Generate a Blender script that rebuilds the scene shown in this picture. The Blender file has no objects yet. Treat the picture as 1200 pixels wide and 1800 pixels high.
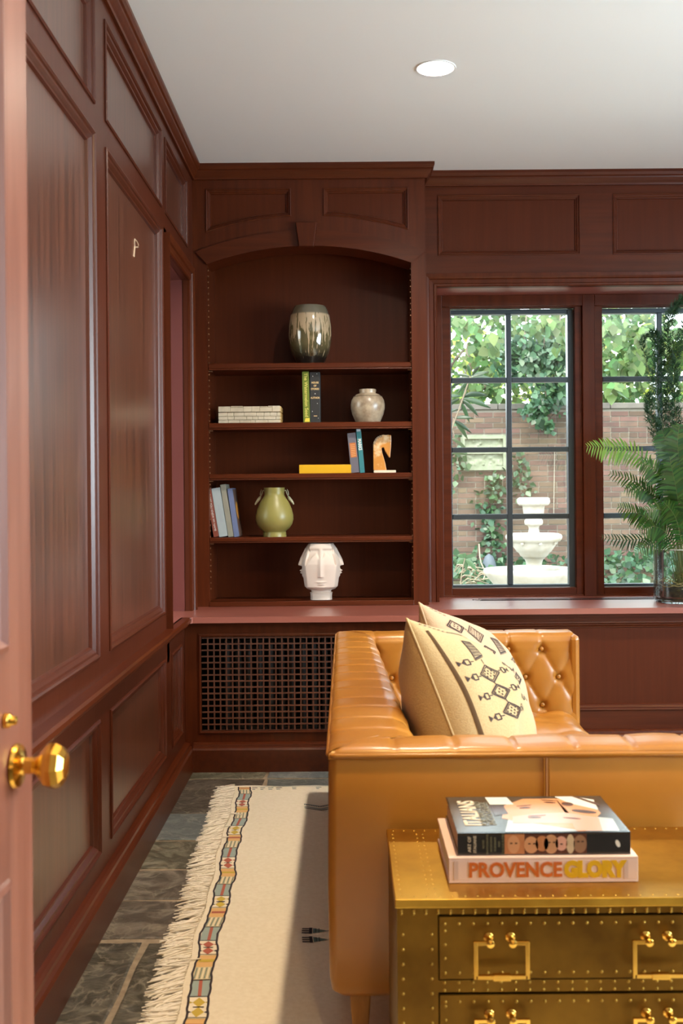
import bpy, bmesh, math, random
import numpy as np
from mathutils import Vector, Matrix
R = random.Random(7)
C = bpy.context.scene.collection
sc = bpy.context.scene
PI = math.pi

# ------------------------------------------------------------------ camera
F, VX, VY, CH, ROLL = 1850.0, 608.0, 866.0, 1.12, 0.0085
cd = bpy.data.cameras.new('camera'); cam = bpy.data.objects.new('camera', cd); C.objects.link(cam)
cd.sensor_fit = 'VERTICAL'; cd.sensor_height = 36; cd.lens = F / 1800 * 36
cd.shift_x = -(VX - 600) / 1800; cd.shift_y = (VY - 900) / 1800
cam.location = (0, 0, CH); cam.rotation_euler = (PI / 2, ROLL, 0)
cd.clip_start = .05; cd.clip_end = 200
cd.dof.use_dof = True; cd.dof.focus_distance = 4.6; cd.dof.aperture_fstop = 7.5
sc.camera = cam

# ------------------------------------------------------------------ sky, sun, exposure
sc.view_settings.view_transform = 'Standard'; sc.view_settings.look = 'None'
sc.view_settings.gamma = 1; sc.view_settings.use_curve_mapping = False
sc.view_settings.exposure = 0.0
w = bpy.data.worlds.new('sky'); sc.world = w; w.use_nodes = True
nt = w.node_tree; bg = nt.nodes['Background']
sky = nt.nodes.new('ShaderNodeTexSky'); sky.sky_type = 'NISHITA'; sky.sun_disc = False
sky.sun_elevation = math.radians(52); sky.sun_rotation = math.radians(190); sky.air_density = 1.2; sky.dust_density = 4
sm = nt.nodes.new('ShaderNodeMix'); sm.data_type = 'RGBA'; sm.inputs[0].default_value = .6
nt.links.new(sky.outputs[0], sm.inputs[6]); sm.inputs[7].default_value = (9, 9.6, 10.2, 1)
nt.links.new(sm.outputs[2], bg.inputs[0]); bg.inputs[1].default_value = 1.15
sl = bpy.data.lights.new('sun', 'SUN'); sun = bpy.data.objects.new('sun', sl); C.objects.link(sun)
sl.energy = 4.0; sl.angle = .02; sl.color = (1, .95, .86)
sun.rotation_euler = (math.radians(38), 0, math.radians(-18))   # shines over the house roof into the garden
LAMP_W = 14.0
WARM = (1, .63, .24)
NEUTRAL = (1, .86, .70)
def portal(name, loc, rot, sx, sy):
    l = bpy.data.lights.new(name, 'AREA'); l.shape = 'RECTANGLE'; l.size = sx; l.size_y = sy
    l.cycles.is_portal = True
    o = bpy.data.objects.new(name, l); o.location = loc; o.rotation_euler = rot; C.objects.link(o)
portal('daylight_portal', (1.49, 5.06, 1.32), (-PI / 2, 0, 0), 2.2, 1.45)
portal('daylight_portal', (-.99, 4.17, 1.32), (PI / 2, 0, -PI / 2), .6, 1.4)
def area(name, loc, rot, sx, sy, e, col):
    l = bpy.data.lights.new(name, 'AREA'); l.shape = 'RECTANGLE'; l.size = sx; l.size_y = sy; l.energy = e; l.color = col
    o = bpy.data.objects.new(name, l); o.location = loc; o.rotation_euler = rot; C.objects.link(o)
area('right_fill_light', (3.44, 1.6, 1.5), (PI / 2 + .35, 0, PI / 2), 2.3, 1.3, 235, (.72, .88, 1))  # added fill light, standing in for daylight from an unseen right window
area('front_fill_light', (1.2, -2.25, 1.6), (-PI / 2 - .3, 0, PI), 2.6, 1.3, 16, (1, .72, .38))  # added warm fill light behind the camera; no windows are built there

# ------------------------------------------------------------------ helpers
def P(px, py, d):
    """photo pixel at depth d -> world point"""
    dx, dy = px - VX, py - VY
    x = dx + dy * ROLL; y = dy - dx * ROLL
    return Vector((x * d / F, d, CH - y * d / F))

def tag(o, label=None, cat=None, group=None, kind=None):
    if label: o['label'] = label
    if cat: o['category'] = cat
    if group: o['group'] = group
    if kind: o['kind'] = kind
    return o

def empty(name, loc, label, cat, group=None):
    o = bpy.data.objects.new(name, None); C.objects.link(o); o.location = loc; o.empty_display_size = .05
    return tag(o, label, cat, group)

class MB:
    def __init__(s): s.v = []; s.f = []; s.m = []
    def add(s, vs, fs, m=0):
        b = len(s.v); s.v += [tuple(p) for p in vs]
        s.f += [tuple(b + i for i in f) for f in fs]; s.m += [m] * len(fs); return s
    def box(s, x0, x1, y0, y1, z0, z1, m=0, fn=None):
        vs = [(x, y, z) for x in (x0, x1) for y in (y0, y1) for z in (z0, z1)]
        if fn: vs = [fn(*p) for p in vs]
        return s.add(vs, [(0, 1, 3, 2), (4, 6, 7, 5), (0, 4, 5, 1), (2, 3, 7, 6), (0, 2, 6, 4), (1, 5, 7, 3)], m)
    def grid(s, fn, nu, nv, cu=False, cv=False, m=0):
        U = nu if cu else nu + 1; V = nv if cv else nv + 1
        vs = [fn(i / nu, j / nv) for i in range(U) for j in range(V)]
        fs = [(i * V + j, ((i + 1) % U) * V + j, ((i + 1) % U) * V + (j + 1) % V, i * V + (j + 1) % V)
              for i in range(nu) for j in range(nv)]
        return s.add(vs, fs, m)
    def tube(s, pts, r, seg=6, m=0, cap=True, closed=False):
        pts = [Vector(p) for p in pts]; n = len(pts); base = len(s.v); up = None
        for i, p in enumerate(pts):
            if closed: t = pts[(i + 1) % n] - pts[i - 1]
            else: t = pts[min(i + 1, n - 1)] - pts[max(i - 1, 0)]
            t.normalize()
            if up is None:
                up = Vector((0, 0, 1)) if abs(t.z) < .9 else Vector((1, 0, 0))
            a = t.cross(up)
            if a.length < 1e-6: a = t.cross(Vector((0, 1, 0)))
            a.normalize(); b = a.cross(t); b.normalize(); up = b
            rr = r[i] if isinstance(r, (list, tuple)) else r
            for k in range(seg):
                q = p + a * (math.cos(2 * PI * k / seg) * rr) + b * (math.sin(2 * PI * k / seg) * rr)
                s.v.append(tuple(q))
        N = n if closed else n - 1
        for i in range(N):
            j = (i + 1) % n
            for k in range(seg):
                l = (k + 1) % seg
                s.f.append((base + i * seg + k, base + i * seg + l, base + j * seg + l, base + j * seg + k)); s.m.append(m)
        if cap and not closed:
            s.f.append(tuple(base + k for k in reversed(range(seg)))); s.m.append(m)
            s.f.append(tuple(base + (n - 1) * seg + k for k in range(seg))); s.m.append(m)
        return s
    def lathe(s, prof, c=(0, 0, 0), seg=32, m=0, lobe=None, fn=None):
        c = Vector(c); b = len(s.v); n = len(prof)
        for i, pr in enumerate(prof):
            r, z = pr[0], pr[1]
            for k in range(seg):
                a = 2 * PI * k / seg; rr = r * (1 + lobe(a, i)) if lobe else r
                p = Vector((math.cos(a) * rr, math.sin(a) * rr, z))
                if fn: p = fn(p)
                s.v.append(tuple(c + p))
        for i in range(n - 1):
            for k in range(seg):
                l = (k + 1) % seg
                s.f.append((b + i * seg + k, b + i * seg + l, b + (i + 1) * seg + l, b + (i + 1) * seg + k)); s.m.append(m)
        return s
    def prism(s, poly, fn, w0, w1, m=0):
        n = len(poly)
        vs = [fn(u, v, w0) for u, v in poly] + [fn(u, v, w1) for u, v in poly]
        fs = [tuple(range(n)), tuple(range(2 * n - 1, n - 1, -1))] + [(i, (i + 1) % n, n + (i + 1) % n, n + i) for i in range(n)]
        return s.add(vs, fs, m)
    def mesh(s, name):
        me = bpy.data.meshes.new(name); me.from_pydata(s.v, [], s.f); me.update(); return me
    def obj(s, name, mats, parent=None, smooth=False, label=None, cat=None, group=None, kind=None, bevel=0, base=True, recalc=True):
        if not isinstance(mats, (list, tuple)): mats = [mats]
        off = Vector((0, 0, 0))
        if parent is None and base and s.v:
            a = np.array(s.v); off = Vector(((a[:, 0].min() + a[:, 0].max()) / 2, (a[:, 1].min() + a[:, 1].max()) / 2, a[:, 2].min()))
            s.v = [tuple(p) for p in (a - np.array(off))]
        me = s.mesh(name)
        for mt in mats: me.materials.append(mt)
        if len(mats) > 1: me.polygons.foreach_set('material_index', s.m)
        if recalc:
            bm = bmesh.new(); bm.from_mesh(me); bmesh.ops.recalc_face_normals(bm, faces=bm.faces); bm.to_mesh(me); bm.free()
        if smooth:
            me.polygons.foreach_set('use_smooth', [True] * len(me.polygons))
            if smooth != 'all':
                me.set_sharp_from_angle(angle=math.radians(40))
        o = bpy.data.objects.new(name, me); C.objects.link(o)
        if parent is not None:
            o.parent = parent
            q = parent; loc = Vector((0, 0, 0))
            while q is not None: loc += q.location; q = q.parent
            o.location = -loc
        else: o.location = off
        if bevel:
            b = o.modifiers.new('bevel', 'BEVEL'); b.width = bevel; b.segments = 2; b.limit_method = 'ANGLE'; b.angle_limit = .6
        tag(o, label, cat, group, kind); return o

def plate(outer, holes, fn, w0, w1, name, mat, parent=None, **kw):
    """flat board with holes: outline in (u,v), thickness w0..w1"""
    cu = bpy.data.curves.new('tmp', 'CURVE'); cu.dimensions = '2D'; cu.fill_mode = 'BOTH'
    for poly in [outer] + holes:
        sp = cu.splines.new('POLY'); sp.points.add(len(poly) - 1); sp.use_cyclic_u = True
        for p, q in zip(sp.points, poly): p.co = (q[0], q[1], 0, 1)
    cu.extrude = .5
    o = bpy.data.objects.new('tmp', cu); C.objects.link(o)
    me = bpy.data.meshes.new_from_object(o.evaluated_get(bpy.context.evaluated_depsgraph_get()))
    mb = MB()
    mb.add([fn(v.co.x, v.co.y, w0 if v.co.z < 0 else w1) for v in me.vertices], [tuple(p.vertices) for p in me.polygons])
    bpy.data.objects.remove(o); bpy.data.curves.remove(cu); bpy.data.meshes.remove(me)
    return mb.obj(name, mat, parent, **kw)

def rect(u0, u1, v0, v1): return [(u0, v0), (u1, v0), (u1, v1), (u0, v1)]

def inset(poly, d):
    n = len(poly); out = []
    for i in range(n):
        a, b, c = Vector(poly[i - 1]), Vector(poly[i]), Vector(poly[(i + 1) % n])
        e1 = (b - a).normalized(); e2 = (c - b).normalized()
        n1 = Vector((-e1.y, e1.x)); n2 = Vector((-e2.y, e2.x)); k = n1 + n2
        k = k / max(.2, k.dot(k) / 2)
        out.append(tuple(b + k * d))
    return out

PROF = [(-.005, 0), (-.005, .005), (.003, .008), (.009, .004), (.012, -.001), (.020, -.002), (.027, -.008), (.031, -.012), (.037, -.013), (.041, -.022)]
def moulding(poly, fn, name, mat, parent, prof=PROF, mb=None):
    """mitred moulding round a closed outline (ccw in u,v)"""
    m = mb or MB(); n = len(poly); rings = [(inset(poly, a), w_) for a, w_ in prof]
    vs = [fn(p[0], p[1], w_) for ring, w_ in rings for p in ring]; k = len(rings)
    fs = [(i * n + j, i * n + (j + 1) % n, (i + 1) * n + (j + 1) % n, (i + 1) * n + j) for i in range(k - 1) for j in range(n)]
    m.add(vs, fs)
    if mb is None: return m.obj(name, mat, parent)

def strip(prof, a, b, axis):
    """long moulding: profile points (p,q) -> mapped by axis(p,q,t) for t=a..b"""
    n = len(prof); vs = [axis(p, q, a) for p, q in prof] + [axis(p, q, b) for p, q in prof]
    return vs, [(i, (i + 1) % n, n + (i + 1) % n, n + i) for i in range(n)] + [tuple(range(n)), tuple(range(2 * n - 1, n - 1, -1))]

def catmull(pts, n):
    pts = [Vector(p) for p in pts]; q = [2 * pts[0] - pts[1]] + pts + [2 * pts[-1] - pts[-2]]; out = []
    N = len(pts) - 1
    for k in range(n + 1):
        t = k / n * N; i = min(int(t), N - 1); f = t - i
        a, b, c, d = q[i:i + 4]
        out.append(.5 * ((2 * b) + (c - a) * f + (2 * a - 5 * b + 4 * c - d) * f * f + (3 * b - a - 3 * c + d) * f ** 3))
    return out

# ------------------------------------------------------------------ materials
def mat(name, col, rough=.5, metal=0, noise=None, bump=0, rand=0, spec=.5, coat=0, sheen=0, trans=0, emit=None, map_scale=(1, 1, 1), detail=4, island=False):
    """noise = (scale, second colour, low, high)"""
    m = bpy.data.materials.new(name); m.use_nodes = True; t = m.node_tree; b = t.nodes['Principled BSDF']
    L = t.links.new
    b.inputs['Roughness'].default_value = rough; b.inputs['Metallic'].default_value = metal
    b.inputs['Specular IOR Level'].default_value = spec; b.inputs['Coat Weight'].default_value = coat; b.inputs['Coat Roughness'].default_value = max(.05, rough * .85)
    b.inputs['Sheen Weight'].default_value = sheen
    c4 = tuple(col) + (1,); b.inputs['Base Color'].default_value = c4; m.diffuse_color = c4
    out = None; nz = None
    if noise or bump:
        tc = t.nodes.new('ShaderNodeTexCoord'); mp = t.nodes.new('ShaderNodeMapping'); mp.inputs['Scale'].default_value = map_scale
        L(tc.outputs['Object'], mp.inputs[0])
        nz = t.nodes.new('ShaderNodeTexNoise'); nz.inputs['Scale'].default_value = noise[0] if noise else 30
        nz.inputs['Detail'].default_value = detail; nz.inputs['Roughness'].default_value = .6; L(mp.outputs[0], nz.inputs['Vector'])
    if noise:
        rp = t.nodes.new('ShaderNodeMapRange'); rp.inputs[1].default_value = noise[2]; rp.inputs[2].default_value = noise[3]
        L(nz.outputs[0], rp.inputs[0])
        mx = t.nodes.new('ShaderNodeMix'); mx.data_type = 'RGBA'; L(rp.outputs[0], mx.inputs[0])
        mx.inputs[6].default_value = c4; mx.inputs[7].default_value = tuple(noise[1]) + (1,); out = mx.outputs[2]
    if rand:
        hs = t.nodes.new('ShaderNodeHueSaturation')
        if out: L(out, hs.inputs['Color'])
        else: hs.inputs['Color'].default_value = c4
        src = t.nodes.new('ShaderNodeNewGeometry').outputs['Random Per Island'] if island else t.nodes.new('ShaderNodeObjectInfo').outputs['Random']
        a = t.nodes.new('ShaderNodeMapRange'); a.inputs[3].default_value = 1 - rand; a.inputs[4].default_value = 1 + rand; L(src, a.inputs[0]); L(a.outputs[0], hs.inputs['Value'])
        wn = t.nodes.new('ShaderNodeTexWhiteNoise'); wn.noise_dimensions = '1D'; L(src, wn.inputs['W'])
        a2 = t.nodes.new('ShaderNodeMapRange'); a2.inputs[3].default_value = .5 - rand * .09; a2.inputs[4].default_value = .5 + rand * .09
        L(wn.outputs[0], a2.inputs[0]); L(a2.outputs[0], hs.inputs['Hue']); out = hs.outputs[0]
    if out: L(out, b.inputs['Base Color'])
    if bump:
        bp = t.nodes.new('ShaderNodeBump'); bp.inputs['Strength'].default_value = bump; bp.inputs['Distance'].default_value = .004
        L(nz.outputs[0], bp.inputs['Height']); L(bp.outputs[0], b.inputs['Normal'])
    if trans:
        tr = t.nodes.new('ShaderNodeBsdfTranslucent'); mxs = t.nodes.new('ShaderNodeMixShader'); mxs.inputs[0].default_value = trans
        if out: L(out, tr.inputs[0])
        else: tr.inputs[0].default_value = c4
        L(b.outputs[0], mxs.inputs[1]); L(tr.outputs[0], mxs.inputs[2]); L(mxs.outputs[0], t.nodes['Material Output'].inputs[0])
    if emit: b.inputs['Emission Color'].default_value = tuple(emit[0]) + (1,); b.inputs['Emission Strength'].default_value = emit[1]
    return m

WC, WD = (.095, .0185, .0045), (.064, .0112, .0026)
wood = mat('red_stained_wood', WC, .36, noise=(1, WD, .35, .7), bump=.06, map_scale=(38, 38, 2.2), spec=.25)
wood_h = mat('red_stained_wood_horizontal', WC, .36, noise=(1, WD, .35, .7), bump=.05, map_scale=(2.2, 38, 38), spec=.25)
wood_y = mat('red_stained_wood_rail', WC, .3, noise=(1, WD, .35, .7), bump=.05, map_scale=(38, 2.2, 38), spec=.5)
wood_d = mat('window_lit_door_wood', (.24, .085, .052), .40, coat=.5, noise=(1, (.16, .045, .024), .35, .7), map_scale=(38, 38, 2.2), spec=.6)  # lighter than the other wood, window reflection put into its colour
wood_panel = mat('red_stained_panel', (.090, .0172, .0040), .40, noise=(1, (.072, .0130, .0028), .3, .72), bump=.06, map_scale=(55, 55, 2.0), spec=.2, detail=6)
wood_gloss = mat('polished_red_panel', (.135, .040, .017), .35, noise=(1, (.050, .0125, .0045), .34, .66), bump=.14, map_scale=(55, 55, 2.0), spec=.8, detail=6, coat=.9)
wood_lw = mat('polished_red_wood', (.080, .0165, .0062), .34, noise=(1, WD, .35, .7), bump=.06, map_scale=(38, 38, 2.2), spec=.5)
wood_skylit = mat('skylit_wood', (.33, .10, .072), .34, noise=(1, (.29, .085, .06), .35, .7), map_scale=(2.5, 30, 30), spec=.8, coat=.9)  # same red wood, lightened to put the skylight on it into the colour
ceil_m = mat('ceiling_paint', (.86, .86, .84), .9)
plain_wall = mat('plain_wall', (.30, .22, .17), .8)
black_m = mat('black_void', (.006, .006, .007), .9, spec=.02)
metal_grey = mat('blue_grey_window_metal', (.055, .075, .09), .35, metal=.3)
brass = mat('brass', (.85, .52, .11), .22, metal=1, noise=(9, (.75, .42, .07), .4, .7))
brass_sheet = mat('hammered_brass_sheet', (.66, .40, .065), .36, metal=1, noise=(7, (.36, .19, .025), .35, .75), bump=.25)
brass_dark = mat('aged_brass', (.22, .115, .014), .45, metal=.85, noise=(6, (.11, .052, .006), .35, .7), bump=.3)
leather = mat('tan_leather', (.41, .172, .024), .31, noise=(3.5, (.35, .136, .016), .35, .7), bump=.05, spec=.5, coat=.1)
def slate_mat(name, c1, c2, c3, rand):
    m = mat(name, c1, .36, noise=(13, c2, .45, .68), bump=1.8, rand=rand, detail=10, spec=.6); t = m.node_tree; L = t.links.new
    nz = [n for n in t.nodes if n.type == 'TEX_NOISE'][0]; nz.inputs['Distortion'].default_value = 1.6
    n2 = t.nodes.new('ShaderNodeTexNoise'); n2.inputs['Scale'].default_value = 4.5; n2.inputs['Detail'].default_value = 6; n2.inputs['Distortion'].default_value = 2.2
    tc = [n for n in t.nodes if n.type == 'TEX_COORD'][0]; L(tc.outputs['Object'], n2.inputs['Vector'])
    r = t.nodes.new('ShaderNodeValToRGB'); e = r.color_ramp.elements; e[0].position = .478; e[0].color = (0, 0, 0, 1); e[1].position = .5; e[1].color = (1, 1, 1, 1); x = r.color_ramp.elements.new(.522); x.color = (0, 0, 0, 1)
    L(n2.outputs[0], r.inputs[0]); mx = t.nodes.new('ShaderNodeMix'); mx.data_type = 'RGBA'; b = t.nodes['Principled BSDF']
    src = b.inputs['Base Color'].links[0].from_socket; mm = t.nodes.new('ShaderNodeMath'); mm.operation = 'MULTIPLY'; mm.inputs[1].default_value = .55
    L(r.outputs[0], mm.inputs[0]); L(mm.outputs[0], mx.inputs[0]); L(src, mx.inputs[6]); mx.inputs[7].default_value = c3 + (1,); L(mx.outputs[2], b.inputs['Base Color']); return m
slate = slate_mat('slate', (.072, .066, .050), (.21, .195, .155), (.36, .33, .26), .40)
slate_blue = slate_mat('blue_slate', (.12, .14, .145), (.22, .24, .235), (.36, .36, .33), .2)
mortar = mat('grout', (.36, .29, .21), .85, noise=(30, (.22, .17, .12), .3, .7), bump=.5)
white_c = mat('white_ceramic', (.80, .74, .69), .55)
cream = mat('cream_wool', (.86, .80, .66), .95, noise=(80, (.78, .71, .56), .3, .7), bump=.3, sheen=.2)
fringe_m = mat('cream_fringe', (.92, .88, .78), .9)
def glass_mat(name, tint, glossw=1.0):
    m = bpy.data.materials.new(name); m.use_nodes = True; t = m.node_tree; t.nodes.remove(t.nodes['Principled BSDF'])
    tr = t.nodes.new('ShaderNodeBsdfTransparent'); tr.inputs[0].default_value = tint + (1,)
    gl = t.nodes.new('ShaderNodeBsdfGlossy'); gl.inputs['Roughness'].default_value = .02
    fr = t.nodes.new('ShaderNodeFresnel'); fr.inputs[0].default_value = 1.45
    ml = t.nodes.new('ShaderNodeMath'); ml.operation = 'MULTIPLY'; ml.inputs[1].default_value = glossw
    mx = t.nodes.new('ShaderNodeMixShader'); L = t.links.new
    L(fr.outputs[0], ml.inputs[0]); L(ml.outputs[0], mx.inputs[0]); L(tr.outputs[0], mx.inputs[1]); L(gl.outputs[0], mx.inputs[2])
    L(mx.outputs[0], t.nodes['Material Output'].inputs[0]); return m
glass = glass_mat('window_glass', (.94, .97, .95))
vase_glass = glass_mat('vase_glass', (.90, .93, .92), .7)

# ------------------------------------------------------------------ room dimensions
XL, ZC = -.66, 2.55            # left wall face, ceiling
YB, YW = 4.59, 4.72            # bookcase front, window wall face
CT = .6274                     # counter top
FL = lambda u, v, w_: (XL + w_, u, v)          # left wall: u = depth, v = height, w toward the room
FB = lambda y0: (lambda u, v, w_: (u, y0 - w_, v))

def panelled(wall, fn, rects, matp, mat_m, k=.75, rec=.018):
    for r in rects:
        u0, u1, v0, v1 = r
        MB().box(u0, u1, v0, v1, -.034, -rec, fn=lambda a, b, c: fn(a, b, c)).obj('panel', matp, wall)
        moulding(rect(u0, u1, v0, v1), fn, 'panel_moulding', mat_m, wall, prof=[(a * k, b * rec / .022) for a, b in PROF])

# left wall
tall = [(-.12, .757, .69, 2.08), (.89, 1.772, .69, 2.08), (1.905, 2.788, .69, 2.08), (2.921, 3.80, .69, 2.08)]
fri = [(-.12, .757, 2.16, 2.435), (.89, 1.772, 2.16, 2.435), (1.905, 2.788, 2.16, 2.435), (2.921, 3.80, 2.16, 2.435), (3.89, 4.42, 2.16, 2.435)]
low = [(-.12, .757, .17, .52), (.89, 1.772, .17, .52), (1.905, 2.788, .17, .52), (2.921, 3.80, .17, .52), (3.94, 4.185, .17, .52)]
RO = (3.907, 4.43, .60, 2.02)
wl = plate(rect(-2.3, 4.9, 0, ZC), [rect(*r) for r in tall + fri + low + [RO]], FL, -.0225, 0, 'wall_left', wood_lw, kind='structure', base=False)
panelled(wl, FL, tall + fri + low, wood_gloss, wood_lw)
# recess with its own side window
MB().box(-1.0, -.66, 3.86, 3.907, .5, 2.1).box(-1.0, -.68, 4.43, 4.6, .5, 2.1).box(-1.0, -.68, 3.86, 4.5, 2.02, 2.1).obj('recess_lining', mat('daylit_recess_wood', (.15, .040, .034), .4), wl)  # red wood with the bluish daylight on it put into the colour
# casing round the recess (stepped profile)
def casing(fn, u0, u1, v0, v1, name, parent, wd=.06, **kw):
    """three sided casing (left, top, right) with stepped mitred profile"""
    m = MB()
    prof = [(0, -.001), (0, .010), (.004, .014), (.012, .014), (.016, .010), (.032, .012), (.036, .018), (.044, .022), (wd, .024), (wd, -.001)]
    path = [(u0, v0), (u0, v1), (u1, v1), (u1, v0)]
    def off(i, d):
        if i == 0: return (u0 - d, v0)
        if i == 1: return (u0 - d, v1 + d)
        if i == 2: return (u1 + d, v1 + d)
        return (u1 + d, v0)
    for i in range(3):
        vs = [fn(*off(i, d), w_) for d, w_ in prof] + [fn(*off(i + 1, d), w_) for d, w_ in prof]; n = len(prof)
        m.add(vs, [(k, (k + 1) % n, n + (k + 1) % n, n + k) for k in range(n)] + [tuple(range(n)), tuple(range(2 * n - 1, n - 1, -1))])
    return m.obj(name, wood, parent, **kw)
casing(FL, 3.907, 4.43, CT, 2.02, 'recess_casing', wl, wd=.058)
w4 = MB().box(-1.0, -.96, 3.907, 3.947, CT, 2.02).box(-1.0, -.96, 4.39, 4.43, CT, 2.02).box(-1.0, -.96, 3.947, 4.39, CT, CT + .05).box(-1.0, -.96, 3.947, 4.39, 1.97, 2.02).obj('window_4', wood, kind='structure')
for k in range(4):
    z0 = CT + .05 + k * .323
    MB().box(-.982, -.978, 3.947, 4.39, z0, z0 + .313).obj('pane', glass, w4)
    if k: MB().box(-.99, -.965, 3.947, 4.39, z0 - .016, z0 + .006).obj('muntin', metal_grey, w4)

# chair rail, crowns, baseboards
RAIL = [(-.662, CT - .0), (-.626, CT), (-.620, CT - .006), (-.620, CT - .018), (-.626, CT - .024), (-.634, CT - .026), (-.636, CT - .036), (-.646, CT - .044), (-.652, CT - .05), (-.662, CT - .05)]
m = MB(); vs, fs = strip(RAIL, -2.3, 4.198, lambda p, q, t: (p, t, q)); m.add(vs, fs)
m.obj('trim_1', wood_y, kind='structure', label='dark red wooden chair rail along the left wall', bevel=0)
CR = [(0, 0), (0, -.062), (.010, -.062), (.012, -.054), (.018, -.046), (.026, -.034), (.028, -.028), (.034, -.024), (.040, -.012), (.040, 0)]
def crown(path, name, closed_in, **kw):
    """crown moulding along a path of (x,y) at the ceiling, offset to the left-hand side of travel"""
    m = MB(); n = len(CR); rings = []
    for i, p in enumerate(path):
        p = Vector(p)
        ns = []
        if i > 0: e = (p - Vector(path[i - 1])).normalized(); ns.append(Vector((-e.y, e.x)))
        if i < len(path) - 1: e = (Vector(path[i + 1]) - p).normalized(); ns.append(Vector((-e.y, e.x)))
        k = sum(ns, Vector((0, 0))); k = k / (k.dot(k) / len(ns)) if len(ns) > 1 else k
        rings.append([(p.x + k.x * d, p.y + k.y * d, ZC + z) for d, z in CR])
    for i in range(len(rings) - 1):
        m.add(rings[i] + rings[i + 1], [(k, (k + 1) % n, n + (k + 1) % n, n + k) for k in range(n)] + [tuple(range(n)), tuple(range(2 * n - 1, n - 1, -1))])
    return m.obj(name, wood_h, **kw)
crown([(3.4, YW), (.355, YW), (.355, YB), (XL, YB), (XL, -2.3)], 'trim_2', 0, kind='structure')
def baseboard(path, name):
    m = MB(); BP = [(0, 0), (.035, 0), (.035, .088), (.030, .096), (.022, .100), (.020, .108), (.012, .112), (0, .114)]; n = len(BP); rings = []
    for i, p in enumerate(path):
        p = Vector(p); ns = []
        if i > 0: e = (p - Vector(path[i - 1])).normalized(); ns.append(Vector((-e.y, e.x)))
        if i < len(path) - 1: e = (Vector(path[i + 1]) - p).normalized(); ns.append(Vector((-e.y, e.x)))
        k = sum(ns, Vector((0, 0))); k = k / (k.dot(k) / len(ns)) if len(ns) > 1 else k
        rings.append([(p.x + k.x * d, p.y + k.y * d, z) for d, z in BP])
    for i in range(len(rings) - 1):
        m.add(rings[i] + rings[i + 1], [(k, (k + 1) % n, n + (k + 1) % n, n + k) for k in range(n)] + [tuple(range(n)), tuple(range(2 * n - 1, n - 1, -1))])
    return m.obj(name, wood_y, kind='structure')
YC, YWN = 4.265, 4.44         # radiator cover face, wainscot face under the windows
baseboard([(XL, YC), (XL, -2.3)], 'baseboard_left')
baseboard([(3.4, YWN), (.345, YWN), (.345, YC), (XL + .035, YC)], 'baseboard_back')

# window wall
WX0, WX1, WZ1 = .414, 2.56, 2.037
fr2 = [(.423, 1.058, 2.181, 2.449), (1.208, 1.843, 2.181, 2.449), (1.993, 2.628, 2.181, 2.449), (2.778, 3.30, 2.181, 2.449)]
wb = plate(rect(.33, 3.42, 0, ZC), [rect(*r) for r in fr2] + [rect(WX0, WX1, .58, WZ1)], FB(YW), -.0225, 0, 'wall_back', wood_h, kind='structure', base=False)
panelled(wb, FB(YW), fr2, wood_panel, wood_h, .52, .012)
casing(FB(YW), WX0, WX1, CT, WZ1, 'window_casing', wb, wd=.058)
MB().box(WX0 - .03, WX0, YW + .02, 5.0, .58, WZ1 + .03).box(WX1, WX1 + .03, YW + .02, 5.0, .58, WZ1 + .03).box(WX0 - .03, WX1 + .03, YW + .02, 5.0, WZ1, WZ1 + .03).obj('window_reveal', wood_skylit, wb)
MB().box(-.9, 3.5, 4.99, 5.04, 0, .64).box(-.9, WX0 + .02, 4.99, 5.04, .64, ZC).box(WX1 - .02, 3.5, 4.99, 5.04, .64, ZC).box(WX0 + .02, WX1 - .02, 4.99, 5.04, WZ1 + .001, ZC).obj('outer_wall', plain_wall, wb)
wn = plate(rect(.345, 3.42, 0, CT - .024), [rect(.45, 1.93, .194, .564), rect(2.03, 3.3, .194, .564)], FB(YWN), -.0225, 0, 'wainscot', wood_h, wb)
panelled(wb, FB(YWN), [(.45, 1.93, .194, .564), (2.03, 3.3, .194, .564)], wood_panel, wood_h, .6, .014)


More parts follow.
